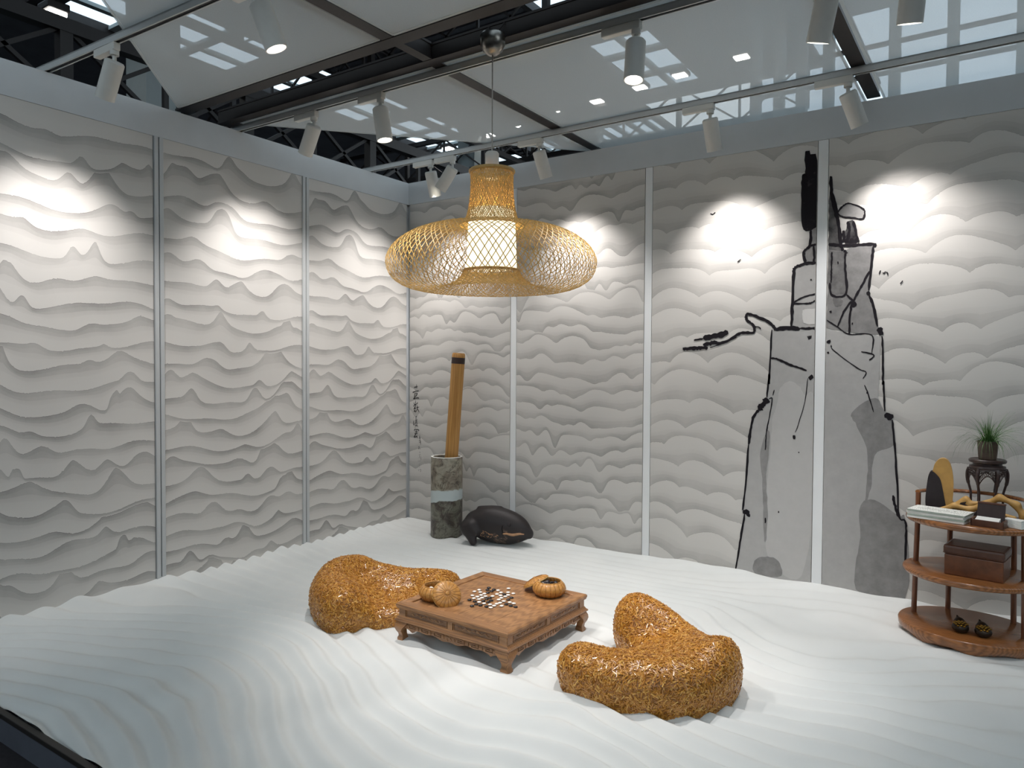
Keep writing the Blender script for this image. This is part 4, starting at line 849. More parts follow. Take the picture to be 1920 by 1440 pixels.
# waist with carved panels, mouldings, apron, legs; made on one side, turned for the others
WI = HS-0.013; ZW0, ZW1 = 0.112, 0.160
MB().box((0, 0, 0.136), (2*WI-0.03, 2*WI-0.03, 0.048)).build('inner_frame', MAT['table_d'], TBL)
def spiral(cx, cz, r, s, n=22, turns=1.4):
    return [(cx+s*r*(1-0.75*k/n)*math.cos(k/n*turns*2*PI), cz+r*(1-0.75*k/n)*math.sin(k/n*turns*2*PI)) for k in range(n+1)]
for side_ in range(4):
    rot = Matrix.Rotation(side_*PI/2, 3, 'Z')
    def put(t, nm, mat, par=TBL, sm=False):
        t.v = [tuple(rot @ Vector(v)) for v in t.v]; return t.build(nm, mat, par, sm)
    # profiled mouldings above and below the waist
    def mould(sec, nm, mat):
        t = MB(); vs = []; n = len(sec)
        for s_ in (-1, 1):
            for (r, z) in sec: vs.append((s_*r, -r, z))
        t.add(vs, [tuple(range(n)), tuple(range(2*n-1, n-1, -1))]+[(i, n+i, n+(i+1) % n, (i+1) % n) for i in range(n)]); put(t, nm, mat)
    mould([(WI-0.01, 0.152), (WI+0.004, 0.152), (WI+0.010, 0.157), (WI+0.010, 0.1605), (WI-0.01, 0.1605)], 'upper_moulding', MAT['table'])
    mould([(WI-0.02, 0.088), (HS-0.004, 0.088), (HS+0.004, 0.093), (HS+0.004, 0.100), (HS-0.004, 0.106), (WI+0.006, 0.112), (WI+0.002, 0.117), (WI-0.02, 0.117)], 'lower_moulding', MAT['table'])
    # posts of the waist: ends and middle
    for x in (-WI+0.022, 0, WI-0.022):
        put(MB().box((x, -WI+0.006, 0.136), (0.044 if x else 0.030, 0.016, 0.047), bev=0.001), 'waist_post', MAT['table'])
    for s_ in (-1, 1):
        cx = s_*(WI-0.022+0.0)/2*1.0; cx = s_*((WI-0.044)+0.015)/2; wd_ = (WI-0.044)-0.015-0.004
        pnl = put(MB().box((cx, -WI+0.0065, 0.136), (wd_, 0.010, 0.036), bev=0.0015), 'waist_panel', MAT['table_d'])
        fr_ = MB()
        yy = -WI+0.0005
        for (px, pz, dx, dz) in ((cx, 0.1525, wd_-0.006, 0.0028), (cx, 0.1195, wd_-0.006, 0.0028), (cx-wd_/2+0.005, 0.136, 0.0028, 0.033), (cx+wd_/2-0.005, 0.136, 0.0028, 0.033)):
            fr_.box((px, yy, pz), (dx, 0.004, dz))
        put(fr_, 'panel_bead', MAT['table'], pnl)
        cv = MB()
        for q in (-1, 1):
            for j in range(4):
                c0 = cx+q*(0.012+0.026*j); P2 = spiral(c0, 0.136+0.002*(-1)**j, 0.0075, q*(1 if j % 2 else -1), 12, 1.1)
                cv.tube([(a_, yy+0.0005, b_) for a_, b_ in P2], 0.0021, 4)
            cv.tube([(cx+q*(0.004+0.013*j), yy, 0.136+0.006*math.sin(j*1.9)) for j in range(9)], 0.0020, 4)
        put(cv, 'panel_carving', MAT['table_y'], pnl)
    # scalloped apron
    half = HS-0.030; N_ = 60; up_ = []; lo_ = []
    for k in range(N_+1):
        x = -half+2*half*k/N_; a_ = abs(x)/half
        z = 0.056-0.006*math.cos(a_*PI*2.2)+0.004*math.cos(a_*PI*6.3)
        if a_ > 0.80: z = 0.052+(a_-0.80)*0.10
        if 0.74 < a_ < 0.80: z -= 0.006
        lo_.append((x, z)); up_.append((x, 0.090))
    t = MB(); vs = []
    for (x, z), (x2, z2) in zip(lo_, up_):
        bul = lambda zz: -(HS-0.010)+0.010*((0.09-zz)/0.04)**2*0 - 0.004*math.sin((zz-0.05)/0.04*PI)
        for zz in (z, (z*2+z2)/3, (z+z2*2)/3, z2): vs.append((x, bul(zz), zz))
        vs.append((x, -(HS-0.030), z2)); vs.append((x, -(HS-0.030), z))
    fs = []
    for k in range(N_):
        for j in range(6): fs.append((k*6+j, k*6+(j+1) % 6, (k+1)*6+(j+1) % 6, (k+1)*6+j))
    fs.append(tuple(range(6))); fs.append(tuple(N_*6+j for j in reversed(range(6))))
    ap = put(t.add(vs, fs), 'apron', MAT['table'])
    # carved fret on the apron
    cv = MB(); y_ = -(HS-0.005)
    for q in (-1, 1):
        for j in range(3):
            x0 = q*(0.035+0.085*j); s_ = q
            key = [(0, 0.064), (0, 0.083), (0.060, 0.083), (0.060, 0.066), (0.020, 0.066), (0.020, 0.075), (0.042, 0.075)]
            cv.tube([(x0+s_*a_, y_, b_+0.001) for a_, b_ in key], 0.0024, 4)
        cv.tube([(q*(half*0.83), y_, 0.080), (q*(half*0.90), y_, 0.080), (q*half*0.90, y_, 0.068), (q*half*0.85, y_, 0.068)], 0.0018, 4)
        cv.tube([(q*0.008, y_, 0.06), (q*0.014, y_, 0.07), (q*0.006, y_, 0.08), (q*0.02, y_, 0.085)], 0.0016, 4)
    put(cv, 'apron_carving', MAT['table_d'], ap)
# cabriole legs
for k in range(4):
    sx_, sy_ = ((-1, -1), (1, -1), (1, 1), (-1, 1))[k]
    t = MB(); secs = [(0.092, HS-0.002, 0.076), (0.075, HS+0.006, 0.074), (0.058, HS+0.008, 0.058), (0.042, HS+0.003, 0.042), (0.026, HS-0.006, 0.034), (0.012, HS-0.008, 0.034), (0.002, HS-0.003, 0.042), (-0.030, HS-0.003, 0.042)]
    vs = []
    for (z, o_, w) in secs:
        i_ = o_-w; ch = 0.006
        for (x, y) in ((i_, i_), (o_-0.0, i_), (o_, o_-ch), (o_-ch, o_), (i_, o_)): vs.append((x*sx_, y*sy_, z))
    n = 5; fs = [tuple(range(n)), tuple(range(len(vs)-n, len(vs)))]
    for i in range(len(secs)-1):
        for j in range(n): fs.append((i*n+j, i*n+(j+1) % n, (i+1)*n+(j+1) % n, (i+1)*n+j))
    lg = t.add(vs, fs).build('leg', MAT['table'], TBL, True)
    bm = bmesh.new(); bm.from_mesh(lg.data); bmesh.ops.recalc_face_normals(bm, faces=bm.faces[:]); bm.to_mesh(lg.data); bm.free(); auto_smooth(lg, 50)
    cv = MB()
    for face in (0, 1):
        P2 = spiral(HS-0.035, 0.070, 0.010, 1, 14, 1.2)
        cv.tube([((a_*sx_, (HS+0.004)*sy_, b_) if face == 0 else ((HS+0.004)*sx_, a_*sy_, b_)) for a_, b_ in P2], 0.0018, 4)
    cv.build('leg_carving', MAT['table_d'], lg)
TOPZ = TT-0.006

# ------------------------------------------------------------------ go bowls and lids
def rib_fn(n, amp): return lambda a_, i: 1+amp*abs(math.sin(a_*n/2))
def bowl(loc, lab):
    root = empty('go_bowl', loc, 0, lab, 'bowl', 'rattan go bowls')
    t = MB(); t.lathe([(0.052, 0.0), (0.066, 0.004), (0.082, 0.022), (0.087, 0.038), (0.082, 0.055), (0.070, 0.070), (0.064, 0.075), (0.060, 0.074), (0.066, 0.060), (0.076, 0.038), (0.062, 0.012), (0.01, 0.010)], 80, rib=rib_fn(20, 0.045))
    t.build('bowl_body', MAT['rattan'], root, True)
    t = MB()
    for k in range(20):  # thin darker tube along each groove of the bowl
        a_ = 2*PI*k/20; t.tube([(r*math.cos(a_), r*math.sin(a_), z) for r, z in ((0.066, 0.004), (0.0823, 0.022), (0.0873, 0.038), (0.0823, 0.055), (0.0715, 0.0695))], 0.0013, 4)
    t.build('groove_line', MAT['rattan_d'], root)
    t = MB(); t.tube([(0.0635*math.cos(2*PI*k/48), 0.0635*math.sin(2*PI*k/48), 0.0755) for k in range(49)], 0.0032, 8, False); t.build('rim', MAT['rattan'], root, True)
    return root
def lid(loc, rot, lab):
    root = empty('bowl_lid', loc, 0, lab, 'lid', 'rattan go bowl lids'); root.rotation_euler = rot
    t = MB(); t.lathe([(0.071, 0.0), (0.073, 0.004), (0.066, 0.013), (0.048, 0.021), (0.024, 0.026), (0.008, 0.0275), (0.006, 0.024), (0.045, 0.017), (0.066, 0.004), (0.069, 0.0)], 80, rib=rib_fn(18, 0.03), cap0=False)
    t.build('lid_dome', MAT['rattan'], root, True)
    t = MB()
    for k in range(18):  # thin darker tube along each groove of the lid
        a_ = 2*PI*k/18; t.tube([(r*math.cos(a_), r*math.sin(a_), z) for r, z in ((0.0728, 0.004), (0.0662, 0.0132), (0.048, 0.0212), (0.024, 0.0262), (0.010, 0.0276))], 0.0012, 4)
    t.build('groove_line', MAT['rattan_d'], root)
    t = MB(); t.lathe([(0.012, 0.026), (0.010, 0.0295), (0.004, 0.031)], 20); t.build('lid_knob', MAT['rattan'], root, True)
    t = MB(); t.tube([(0.0725*math.cos(2*PI*k/48), 0.0725*math.sin(2*PI*k/48), 0.002) for k in range(49)], 0.003, 8, False); t.build('lid_rim', MAT['rim'], root, True)
    return root
bowlL = (2.000, -1.985, TOPZ+0.0005); bowlR = (2.445, -1.585, TOPZ+0.0005)
bowl(bowlL, 'ribbed rattan bowl holding white go stones, at the left table corner')
bowl(bowlR, 'ribbed rattan bowl filled with black go stones, at the right of the table')
def facing(n, spin=0.0):
    q = Vector((0, 0, 1)).rotation_difference(Vector(n).normalized()); return (q @ Quaternion((0, 0, 1), spin)).to_euler()
lid((2.092, -2.012, TOPZ+0.046), facing((0.62, -0.50, 0.62)), 'rattan bowl lid leaning against the bowl of white stones')
lid((2.345, -1.555, TOPZ+0.044), facing((-0.45, -0.10, 0.88)), 'rattan bowl lid propped behind the bowl of black stones')

# go stones ------------------------------------------------------------------------
def stone_mesh(name, mat):
    pr_ = [(0.0008, -0.0042), (0.006, -0.0036), (0.0098, -0.0018), (0.0116, 0.0), (0.0098, 0.0018), (0.006, 0.0036), (0.0008, 0.0042)]
    t = MB(); t.lathe(pr_, 18); o = t.build(name, mat, None, True); return o
sW = stone_mesh('white_go_stone', MAT['whitestone']); sB = stone_mesh('black_go_stone', MAT['blackstone'])
def place_stones(src, pts, lab, grp, first=True):
    R = random.Random(3)
    for k, pt in enumerate(pts):
        o = src if (k == 0 and first) else src.copy()
        if not (k == 0 and first): COL.objects.link(o)
        o.location = pt; o.rotation_euler = (0, 0, R.uniform(0, 6)) if first else (R.uniform(-0.7, 0.7), R.uniform(-0.7, 0.7), 0)
        tag(o, lab if isinstance(lab, str) else lab[k], 'go stone', grp)
def ordinal(n):
    a_ = ['', 'first', 'second', 'third', 'fourth', 'fifth', 'sixth', 'seventh', 'eighth', 'ninth', 'tenth', 'eleventh', 'twelfth', 'thirteenth', 'fourteenth', 'fifteenth', 'sixteenth', 'seventeenth', 'eighteenth', 'nineteenth']
    if n < 20: return a_[n]
    t_, u_ = divmod(n, 10); return ({2: 'twentieth', 3: 'thirtieth'}[t_] if u_ == 0 else {2: 'twenty-', 3: 'thirty-'}[t_]+a_[u_])
def stone_labels(pts, colour):      # counted from the left, as the viewer sees them
    cp_ = Vector((4.43365, -4.88448, 1.4)); sx_ = [(Vector(q)-cp_).dot(r2)/(Vector(q)-cp_).dot(fw) for q in pts]
    rank = {i: k+1 for k, i in enumerate(sorted(range(len(pts)), key=lambda i: sx_[i]))}
    out = []
    for i in range(len(pts)):
        k = rank[i]; n = len(pts)
        if k == 1: s_ = 'leftmost'
        elif k == n: s_ = 'rightmost'
        elif k <= n//2: s_ = ordinal(k)+' from the left'
        else: s_ = ordinal(n-k+1)+' from the right'
        out.append(s_+' of the '+colour+' go stones laid out on the table top')
    return out
WSP = [(2.0912,-1.7757),(2.0949,-1.7384),(2.1246,-1.7675),(2.1581,-1.7756),(2.1235,-1.8358),(2.1577,-1.8057),(2.1577,-1.8375),(2.1875,-1.8069),(2.1579,-1.8692),(2.1884,-1.8376),(2.1883,-1.8658),(2.2168,-1.7841),(2.2168,-1.901),(2.2496,-1.9043),(2.2849,-1.9001),(2.3149,-1.9365),(2.3132,-1.9041),(2.3064,-1.8727),(2.3113,-1.8498),(2.3448,-1.8832),(2.3115,-1.8168),(2.2765,-1.8117),(2.2731,-1.7816),(2.2463,-1.7522),(2.2169,-1.7432),(2.2183,-1.7083),(2.1839,-1.6864),(2.2755,-1.7508),(2.2482,-1.6841),(2.2742,-1.7214),(2.2811,-1.6837),(2.2115,-1.6264),(2.3477,-1.8145),(2.3742,-1.8167)]
BSP = [(2.1145,-1.6751),(2.1299,-1.709),(2.162,-1.7158),(2.1565,-1.6863),(2.1607,-1.7488),(2.1537,-1.9009),(2.1902,-1.9036),(2.2219,-1.9683),(2.223,-1.9348),(2.2517,-1.9365),(2.2869,-1.9341),(2.2213,-1.8718),(2.2176,-1.8366),(2.2196,-1.8121),(2.2522,-1.8444),(2.2528,-1.8722),(2.2481,-1.7197),(2.3121,-1.7462),(2.3161,-1.7816),(2.3487,-1.8477),(2.381,-1.8543),(2.41,-1.8542)]
zst = TOPZ+0.0043
def spread(L_):
    return [(x, y, zst) for x, y in L_]
allp = [['w', *p_] for p_ in WSP]+[['b', *p_] for p_ in BSP]
for it in range(40):                       # keep neighbours from cutting into each other
    for i in range(len(allp)):
        for j in range(i):
            dx = allp[i][1]-allp[j][1]; dy = allp[i][2]-allp[j][2]; d = math.hypot(dx, dy)
            if d < 0.0236:
                s_ = (0.0237-d)/2/max(d, 1e-6); allp[i][1] += dx*s_; allp[i][2] += dy*s_; allp[j][1] -= dx*s_; allp[j][2] -= dy*s_
pw_ = [(x, y, zst) for c_, x, y in allp if c_ == 'w']; pb_ = [(x, y, zst) for c_, x, y in allp if c_ == 'b']
place_stones(sW, pw_, stone_labels(pw_, 'white'), 'white stones on the table top')
place_stones(sB, pb_, stone_labels(pb_, 'black'), 'black stones on the table top')
def heap(c, n, z0, rr, seed):
    R = random.Random(seed); out = []; lay = [(rr, 0), (rr*0.85, 0.0085), (rr*0.6, 0.016)]
    for (r, dz) in lay:
        tries = 0; here = []
        while tries < 400 and len(out)+len(here) < n:
            tries += 1; a_ = R.uniform(0, 2*PI); d = r*math.sqrt(R.random()); p_ = (c[0]+d*math.cos(a_), c[1]+d*math.sin(a_))
            if all(math.hypot(p_[0]-h[0], p_[1]-h[1]) > 0.0185 for h in here): here.append((p_[0], p_[1], z0+dz+R.uniform(0, 0.003)))
        out += here
    return out
place_stones(sW, heap(bowlL, 18, TOPZ+0.044, 0.055, 2), 'white go stone heaped inside the left rattan bowl', 'white stones in the bowl', False)
place_stones(sB, heap(bowlR, 34, TOPZ+0.052, 0.052, 4), 'black go stone heaped inside the right rattan bowl', 'black stones in the bowl', False)

# ------------------------------------------------------------------ marble cylinder with bamboo slat, black fish
VX, VY = 0.660, -0.26
vz = sand_at(VX, VY)-0.012
vs_ = empty('stone_vase', (VX, VY, vz), 0, 'tall marble cylinder vase with a pale wavy band in the corner', 'vase')
t = MB(); t.lathe([(0.128, 0.0), (0.130, 0.004), (0.130, 0.655), (0.128, 0.660), (0.112, 0.660), (0.110, 0.655), (0.110, 0.03), (0.001, 0.03)], 64)
auto_smooth(t.build('vase_body', MAT['marble'], vs_))
t = MB(); t.tube([(0.1205*math.cos(2*PI*k/64), 0.1205*math.sin(2*PI*k/64), 0.6605) for k in range(65)], 0.0085, 8, False, 0.35, (0, 0, 1)); t.build('vase_rim', MAT['sheet'], vs_, True)
sl = empty('bamboo_slat', (VX+0.0, VY-0.005, vz+0.035), 0, 'long split bamboo slat with a brown band leaning in the marble vase', 'bamboo slat')
axis = Vector((0.085, 0.050, 1.47)); Ls = axis.length; qd = Vector((0, 0, 1)).rotation_difference(axis.normalized())
sl.rotation_mode = 'QUATERNION'; sl.rotation_quaternion = qd @ Quaternion((0, 0, 1), math.radians(36))
def slat_sec(s_=1.0):
    P2 = []
    for k in range(13): a_ = PI+PI*k/12; P2.append((0.054*s_*math.cos(a_), 0.034*s_*math.sin(a_)))
    for k in range(7): a_ = PI*k/6; P2.append((0.054*s_*math.cos(a_), 0.018*s_*math.sin(a_)))
    return P2
def loft(levels):
    n = len(slat_sec()); vs = []; fs = []
    for z, s_ in levels: vs += [(x, y, z) for x, y in slat_sec(s_)]
    for i in range(len(levels)-1):
        for j in range(n): fs.append((i*n+j, i*n+(j+1) % n, (i+1)*n+(j+1) % n, (i+1)*n+j))
    fs += [tuple(reversed(range(n))), tuple(range((len(levels)-1)*n, len(levels)*n))]
    return MB().add(vs, fs)
auto_smooth(loft([(0, 0.96), (Ls*0.5, 1.0), (Ls-0.030, 1.0), (Ls-0.010, 0.97), (Ls, 0.86)]).build('slat', MAT['bamboo'], sl), 50)
auto_smooth(loft([(Ls-0.088, 1.02), (Ls-0.038, 1.02)]).build('brown_band', MAT['darkwood'], sl), 50)
FX, FY = 1.165, -0.255
fz = sand_at(FX, FY)-0.004
fish = empty('fish_sculpture', (FX, FY, fz), math.radians(14), 'black carved fish sculpture resting on the sand beside the vase', 'sculpture')
def f_fish(P):
    d = ell(P, (-0.02, 0, 0.150), (0.235, 0.115, 0.140))
    d = smin(d, ell(P, (0.10, 0, 0.125), (0.165, 0.095, 0.105)), 0.05)
    d = smin(d, cap(P, (0.16, 0, 0.12), (0.268, -0.005, 0.098), 0.075, 0.024), 0.05)
    d = smin(d, cap(P, (0.274, -0.008, 0.110), (0.282, -0.008, 0.112), 0.016, 0.013), 0.012)
    d = smin(d, cap(P, (0.270, -0.008, 0.082), (0.278, -0.008, 0.080), 0.016, 0.013), 0.012)
    d = smin(d, cap(P, (-0.185, 0.0, 0.150), (-0.215, -0.075, 0.125), 0.080, 0.060), 0.04)
    d = smin(d, cap(P, (-0.215, -0.075, 0.125), (-0.150, -0.125, 0.030), 0.055, 0.030), 0.03)
    d = smin(d, cap(P, (-0.175, -0.105, 0.150), (-0.130, -0.115, 0.100), 0.032, 0.022), 0.03)
    d = smin(d, cap(P, (-0.16, 0.02, 0.268), (0.02, 0.01, 0.278), 0.012, 0.010), 0.03)
    return np.maximum(d, -P[:, 2])
V_, F_ = surface_nets(f_fish, (-0.36, -0.24, -0.02), (0.34, 0.18, 0.34), 0.0095)
np_mesh('body', V_, F_, MAT['fish'], fish, True)
def on_fish(x, z, out=0.002):
    ys = np.linspace(-0.22, 0.0, 400); Pq = np.c_[np.full(400, x), ys, np.full(400, z)]; dd = f_fish(Pq); k = int(np.argmax(dd < 0)); return Vector((x, ys[k]-out, z))
t = MB(); t.tube([on_fish(0.09+0.011*k, 0.108+0.003*math.sin(k*0.7)) for k in range(15)], [0.004+0.007*math.sin(PI*(k+0.5)/15) for k in range(15)], 6, True, 1.0); t.build('mouth_stroke', MAT['fishline'], fish)
t = MB(); e0 = on_fish(0.135, 0.180, 0.0)
t.lathe([(0.016, 0.0), (0.013, 0.006), (0.006, 0.009), (0.001, 0.010)], 16); rq = Vector((0, 0, 1)).rotation_difference(Vector((0.1, -0.95, 0.3))).to_matrix(); t.v = [tuple(rq @ Vector(v)+e0) for v in t.v]
t.build('eye', MAT['stone_blk'], fish, True)
t = MB()
for k in range(5): t.tube([on_fish(0.085+0.004*math.sin(j), 0.09+0.012*j, 0.001) for j in range(8)], 0.003, 5)
t.build('gill_line', MAT['stone_blk'], fish)
R = random.Random(8); t = MB()
for k in range(26):
    x = R.uniform(-0.10, 0.06); z = R.uniform(0.06, 0.115); p0 = on_fish(x, z, 0.0008); p1 = on_fish(x+R.uniform(-0.02, 0.02), z+R.uniform(-0.012, 0.012), 0.0008); t.tube([p0, p1], 0.0022, 4)
o = t.build('rubbed_scales', MAT['fishline'], fish); tag(o, kind='stuff')

# ------------------------------------------------------------------ three-tier shelf stand at the right
CX, CY, CR = 4.300, -0.455, math.radians(-12)
cz = -0.005
cab = empty('tiered_stand', (CX, CY, cz), CR, 'three-tier oval wooden stand with a curved rail, at right', 'stand')
def oval(a_, b_, n=64, wob=0.0, seed=0):
    R = random.Random(seed); ph = [R.uniform(0, 6) for _ in range(3)]
    return [((a_*(1+wob*math.sin(5*t_+ph[0])+wob*math.sin(9*t_+ph[1])))*math.cos(t_), (b_*(1+wob*math.sin(4*t_+ph[2])))*math.sin(t_)) for t_ in [2*PI*k/n for k in range(n)]]
def slab(a_, b_, z0, z1, nm, wob=0.0):
    n = 64; lv = [(z0, 0.972), (z0+0.006, 0.994), ((z0+z1)/2, 1.0), (z1-0.006, 0.994), (z1, 0.975)]
    if wob: lv = [(z0, 0.93), (z0+0.012, 0.965), ((z0+z1)/2, 0.99), (z1-0.006, 0.996), (z1, 0.978)]
    vs = []; fs = []
    for i, (z, s_) in enumerate(lv):
        O = oval(a_*s_, b_*s_, n, wob*(1-i/4.0), 4); vs += [(x, y, z+(wob*0.8*math.sin(7*math.atan2(y, x)+1) if (wob and i == 0) else 0)) for x, y in O]
    for i in range(len(lv)-1):
        for j in range(n): fs.append((i*n+j, i*n+(j+1) % n, (i+1)*n+(j+1) % n, (i+1)*n+j))
    fs += [tuple(reversed(range(n))), tuple(range((len(lv)-1)*n, len(lv)*n))]
    return auto_smooth(MB().add(vs, fs).build(nm, MAT['cab'], cab), 50)
ZB0, ZM, ZT = 0.070, 0.352, 0.628      # upper faces of the three boards
slab(0.330, 0.285, 0.012, ZB0, 'base_board', 0.012)
slab(0.312, 0.268, ZM-0.030, ZM, 'middle_shelf'); slab(0.300, 0.258, ZT-0.030, ZT, 'top_shelf')
PST = [(-0.262, 0.020), (0.238, -0.010), (-0.150, 0.205), (0.150, 0.205)]
for (x, y) in PST:
    s_ = 0.965
    t = MB(); t.tube([(x*1.02, y*1.02, ZB0-0.01), (x, y, ZM-0.015)], 0.0135, 16); auto_smooth(t.build('post', MAT['cab_d'], cab))
    t = MB(); t.tube([(x, y, ZM-0.015), (x*0.975, y*0.975, ZT-0.015)], 0.0135, 16); auto_smooth(t.build('post', MAT['cab_d'], cab))
RZ = ZT+0.098
for x, y_ in ((-0.256, 0.020), (0.240, 0.010)):
    t = MB(); t.tube([(x, y_, ZT-0.01), (x, y_, RZ)], 0.013, 14); auto_smooth(t.build('rail_post', MAT['cab_d'], cab))
t = MB(); t.tube([(-0.008+0.250*math.cos(PI-PI*k/40), 0.015+0.218*math.sin(PI-PI*k/40), RZ+0.004) for k in range(41)], 0.0125, 10, True, 0.8, (0, 0, 1))
auto_smooth(t.build('curved_rail', MAT['cab'], cab))
crot = Matrix.Rotation(CR, 3, 'Z')
def on(x, y, z): 
    v = crot @ Vector((x, y, 0)); return Vector((CX+v.x, CY+v.y, cz+z))
ZTOP = ZT+0.0005
# plinth board under the carvings
pl = MB().box((0, 0, 0.008), (0.40, 0.130, 0.016), bev=0.003).build('plinth_board', MAT['darkwood'], loc=on(0.015, 0.020, ZTOP)); pl.rotation_euler = (0, 0, CR+0.05)
tag(pl, 'thin dark wooden board under the carvings on the stand top', 'board')
zp = ZTOP+0.0165
# upright scholar slab: black face with a yellow edge
sc_ = empty('scholar_slab', on(-0.155, 0.045, zp), CR+math.radians(14), 'upright black and yellow burl wood slab on the stand top', 'carving')
out_ = [(-0.062, 0.0), (-0.066, 0.05), (-0.060, 0.12), (-0.052, 0.165), (-0.040, 0.178), (-0.030, 0.215), (-0.010, 0.240), (0.014, 0.246), (0.036, 0.232), (0.050, 0.195), (0.058, 0.14), (0.058, 0.08), (0.056, 0.045), (0.064, 0.03), (0.060, 0.0)]
cp = catmull([Vector((x, z, 0)) for x, z in out_], 4)
t = MB(); t.prism([(p_.x, p_.y) for p_ in cp], -0.021, 0.021, lambda x, y, z: (x, z, y)); auto_smooth(t.build('burl_body', MAT['burl'], sc_), 40)
blk = [(-0.0665, 0.0), (-0.0695, 0.05), (-0.0635, 0.12), (-0.0555, 0.166), (-0.040, 0.182), (-0.014, 0.162), (0.000, 0.140), (0.010, 0.10), (0.020, 0.05), (0.030, 0.0)]
cb = catmull([Vector((x, z, 0)) for x, z in blk], 4)
t = MB(); t.prism([(p_.x, p_.y) for p_ in cb], -0.027, 0.0235, lambda x, y, z: (x, z, y)); auto_smooth(t.build('black_face', MAT['stone_blk'], sc_), 40)
sc_.scale = (1, 1, 1.12)
# writhing burl carving, two pieces
def f_burl(P):
    d = cap(P, (-0.155, 0, 0.012), (-0.09, 0, 0.040), 0.010, 0.013)
    d = smin(d, cap(P, (-0.09, 0, 0.040), (-0.02, 0, 0.028), 0.013, 0.014), 0.02)
    d = smin(d, cap(P, (-0.02, 0, 0.028), (0.035, 0.0, 0.058), 0.014, 0.014), 0.02)
    d = smin(d, cap(P, (0.035, 0, 0.058), (0.085, 0.0, 0.026), 0.014, 0.012), 0.02)
    d = smin(d, cap(P, (0.085, 0, 0.026), (0.17, 0.0, 0.014), 0.012, 0.010), 0.02)
    d = smin(d, cap(P, (0.03, 0, 0.045), (0.03, 0.0, 0.008), 0.010, 0.012), 0.015)
    d = smin(d, cap(P, (-0.10, 0, 0.030), (-0.12, 0.0, 0.006), 0.009, 0.010), 0.015)
    return np.maximum(d, -P[:, 2])
V_, F_ = surface_nets(f_burl, (-0.20, -0.04, -0.015), (0.20, 0.04, 0.09), 0.006)
bw = empty('burl_carving', on(0.020, -0.018, zp), CR+0.05, 'low wavy yellow burl carving on the dark board, in front', 'carving')
np_mesh('burl_body', V_, F_, MAT['burl'], bw, True)
t = MB(); t.prism([(-0.005, 0.004), (0.012, 0.030), (0.030, 0.042), (0.055, 0.030), (0.080, 0.004)], -0.004, 0.004, lambda x, y, z: (x, z-0.013, y)); t.build('black_hollow', MAT['stone_blk'], bw)
t = MB(); t.prism([(-0.110, 0.010), (-0.095, 0.026), (-0.075, 0.020), (-0.078, 0.008)], -0.004, 0.004, lambda x, y, z: (x, z-0.0115, y)); t.build('black_hollow', MAT['stone_blk'], bw)
def f_burl2(P):
    d = cap(P, (-0.10, 0, 0.030), (-0.065, 0, 0.070), 0.022, 0.018)
    d = smin(d, cap(P, (-0.10, 0, 0.020), (-0.05, 0, 0.030), 0.022, 0.018), 0.02)
    d = smin(d, cap(P, (-0.05, 0, 0.050), (0.03, 0.0, 0.062), 0.011, 0.012), 0.02)
    d = smin(d, cap(P, (0.03, 0, 0.062), (0.085, 0.0, 0.098), 0.013, 0.016), 0.02)
    d = smin(d, cap(P, (0.085, 0, 0.098), (0.16, 0.0, 0.072), 0.014, 0.014), 0.02)
    d = smin(d, cap(P, (0.15, 0, 0.070), (0.19, 0.0, 0.020), 0.016, 0.016), 0.02)
    d = smin(d, cap(P, (0.19, 0, 0.020), (0.185, 0.0, 0.005), 0.016, 0.018), 0.02)
    return np.maximum(d, -P[:, 2])
V_, F_ = surface_nets(f_burl2, (-0.14, -0.04, -0.015), (0.23, 0.04, 0.13), 0.006)
bw2 = empty('burl_carving', on(0.030, 0.045, zp), CR+0.02, 'taller gnarled yellow burl carving on the dark board, behind', 'carving')
np_mesh('burl_body', V_, F_, MAT['burl'], bw2, True)
t = MB(); t.prism([(-0.085, 0.052), (-0.06, 0.060), (-0.065, 0.046), (-0.05, 0.040), (-0.07, 0.034), (-0.092, 0.036)], -0.003, 0.003, lambda x, y, z: (x, z-0.0195, y)); t.build('black_mark', MAT['stone_blk'], bw2)
# stack of calendars / prints
R = random.Random(5)
for k in range(4):
    rz_ = CR+math.radians(-2+R.uniform(-1.0, 1.0)); z_ = ZTOP+0.0002+0.0112*k
    bk = empty('print_booklet', on(-0.105+R.uniform(-0.004, 0.004), -0.150+0.0015*k+R.uniform(-0.003, 0.003), z_), rz_)
    lab = ['lowest booklet of the pale stack on the stand top', 'second booklet from the bottom of the pale stack on the stand top', 'second booklet from the top of the pale stack on the stand top', 'topmost printed booklet with ink writing on the pale stack'][k]
    tag(bk, lab, 'booklet', 'stack of booklets on the stand')
    MB().box((0, 0, 0.0052), (0.262, 0.150, 0.0085), bev=0.001).build('pages', MAT['cover'] if k % 2 else MAT['sheet'], bk)
    MB().box((0, 0, 0.0102), (0.264, 0.152, 0.0014)).build('cover', MAT['sheet'], bk)
    if k == 3:
        t = MB()
        for j in range(10):
            y = 0.064-0.0135*j; x = -0.128
            while x < 0.125:
                w = R.uniform(0.004, 0.012); t.box((x+w/2, y, 0.01105), (w*0.55, 0.0035, 0.0003)); x += w+0.003
        t.build('printed_text', MAT['cover'], bk)
        t = MB(); t.tube([(-0.10, -0.012, 0.0112), (-0.03, 0.002, 0.0112), (0.03, -0.012, 0.0112), (0.09, -0.020, 0.0112)], 0.0016, 4, True, 0.2)
        for (x, y) in ((-0.07, 0.024), (0.02, 0.030), (0.055, 0.022), (0.0, -0.028)): t.tube([(x, y, 0.0112), (x+0.014, y-0.008, 0.0112)], 0.002, 4, True, 0.2)
        t.build('ink_writing', MAT['print'], bk)
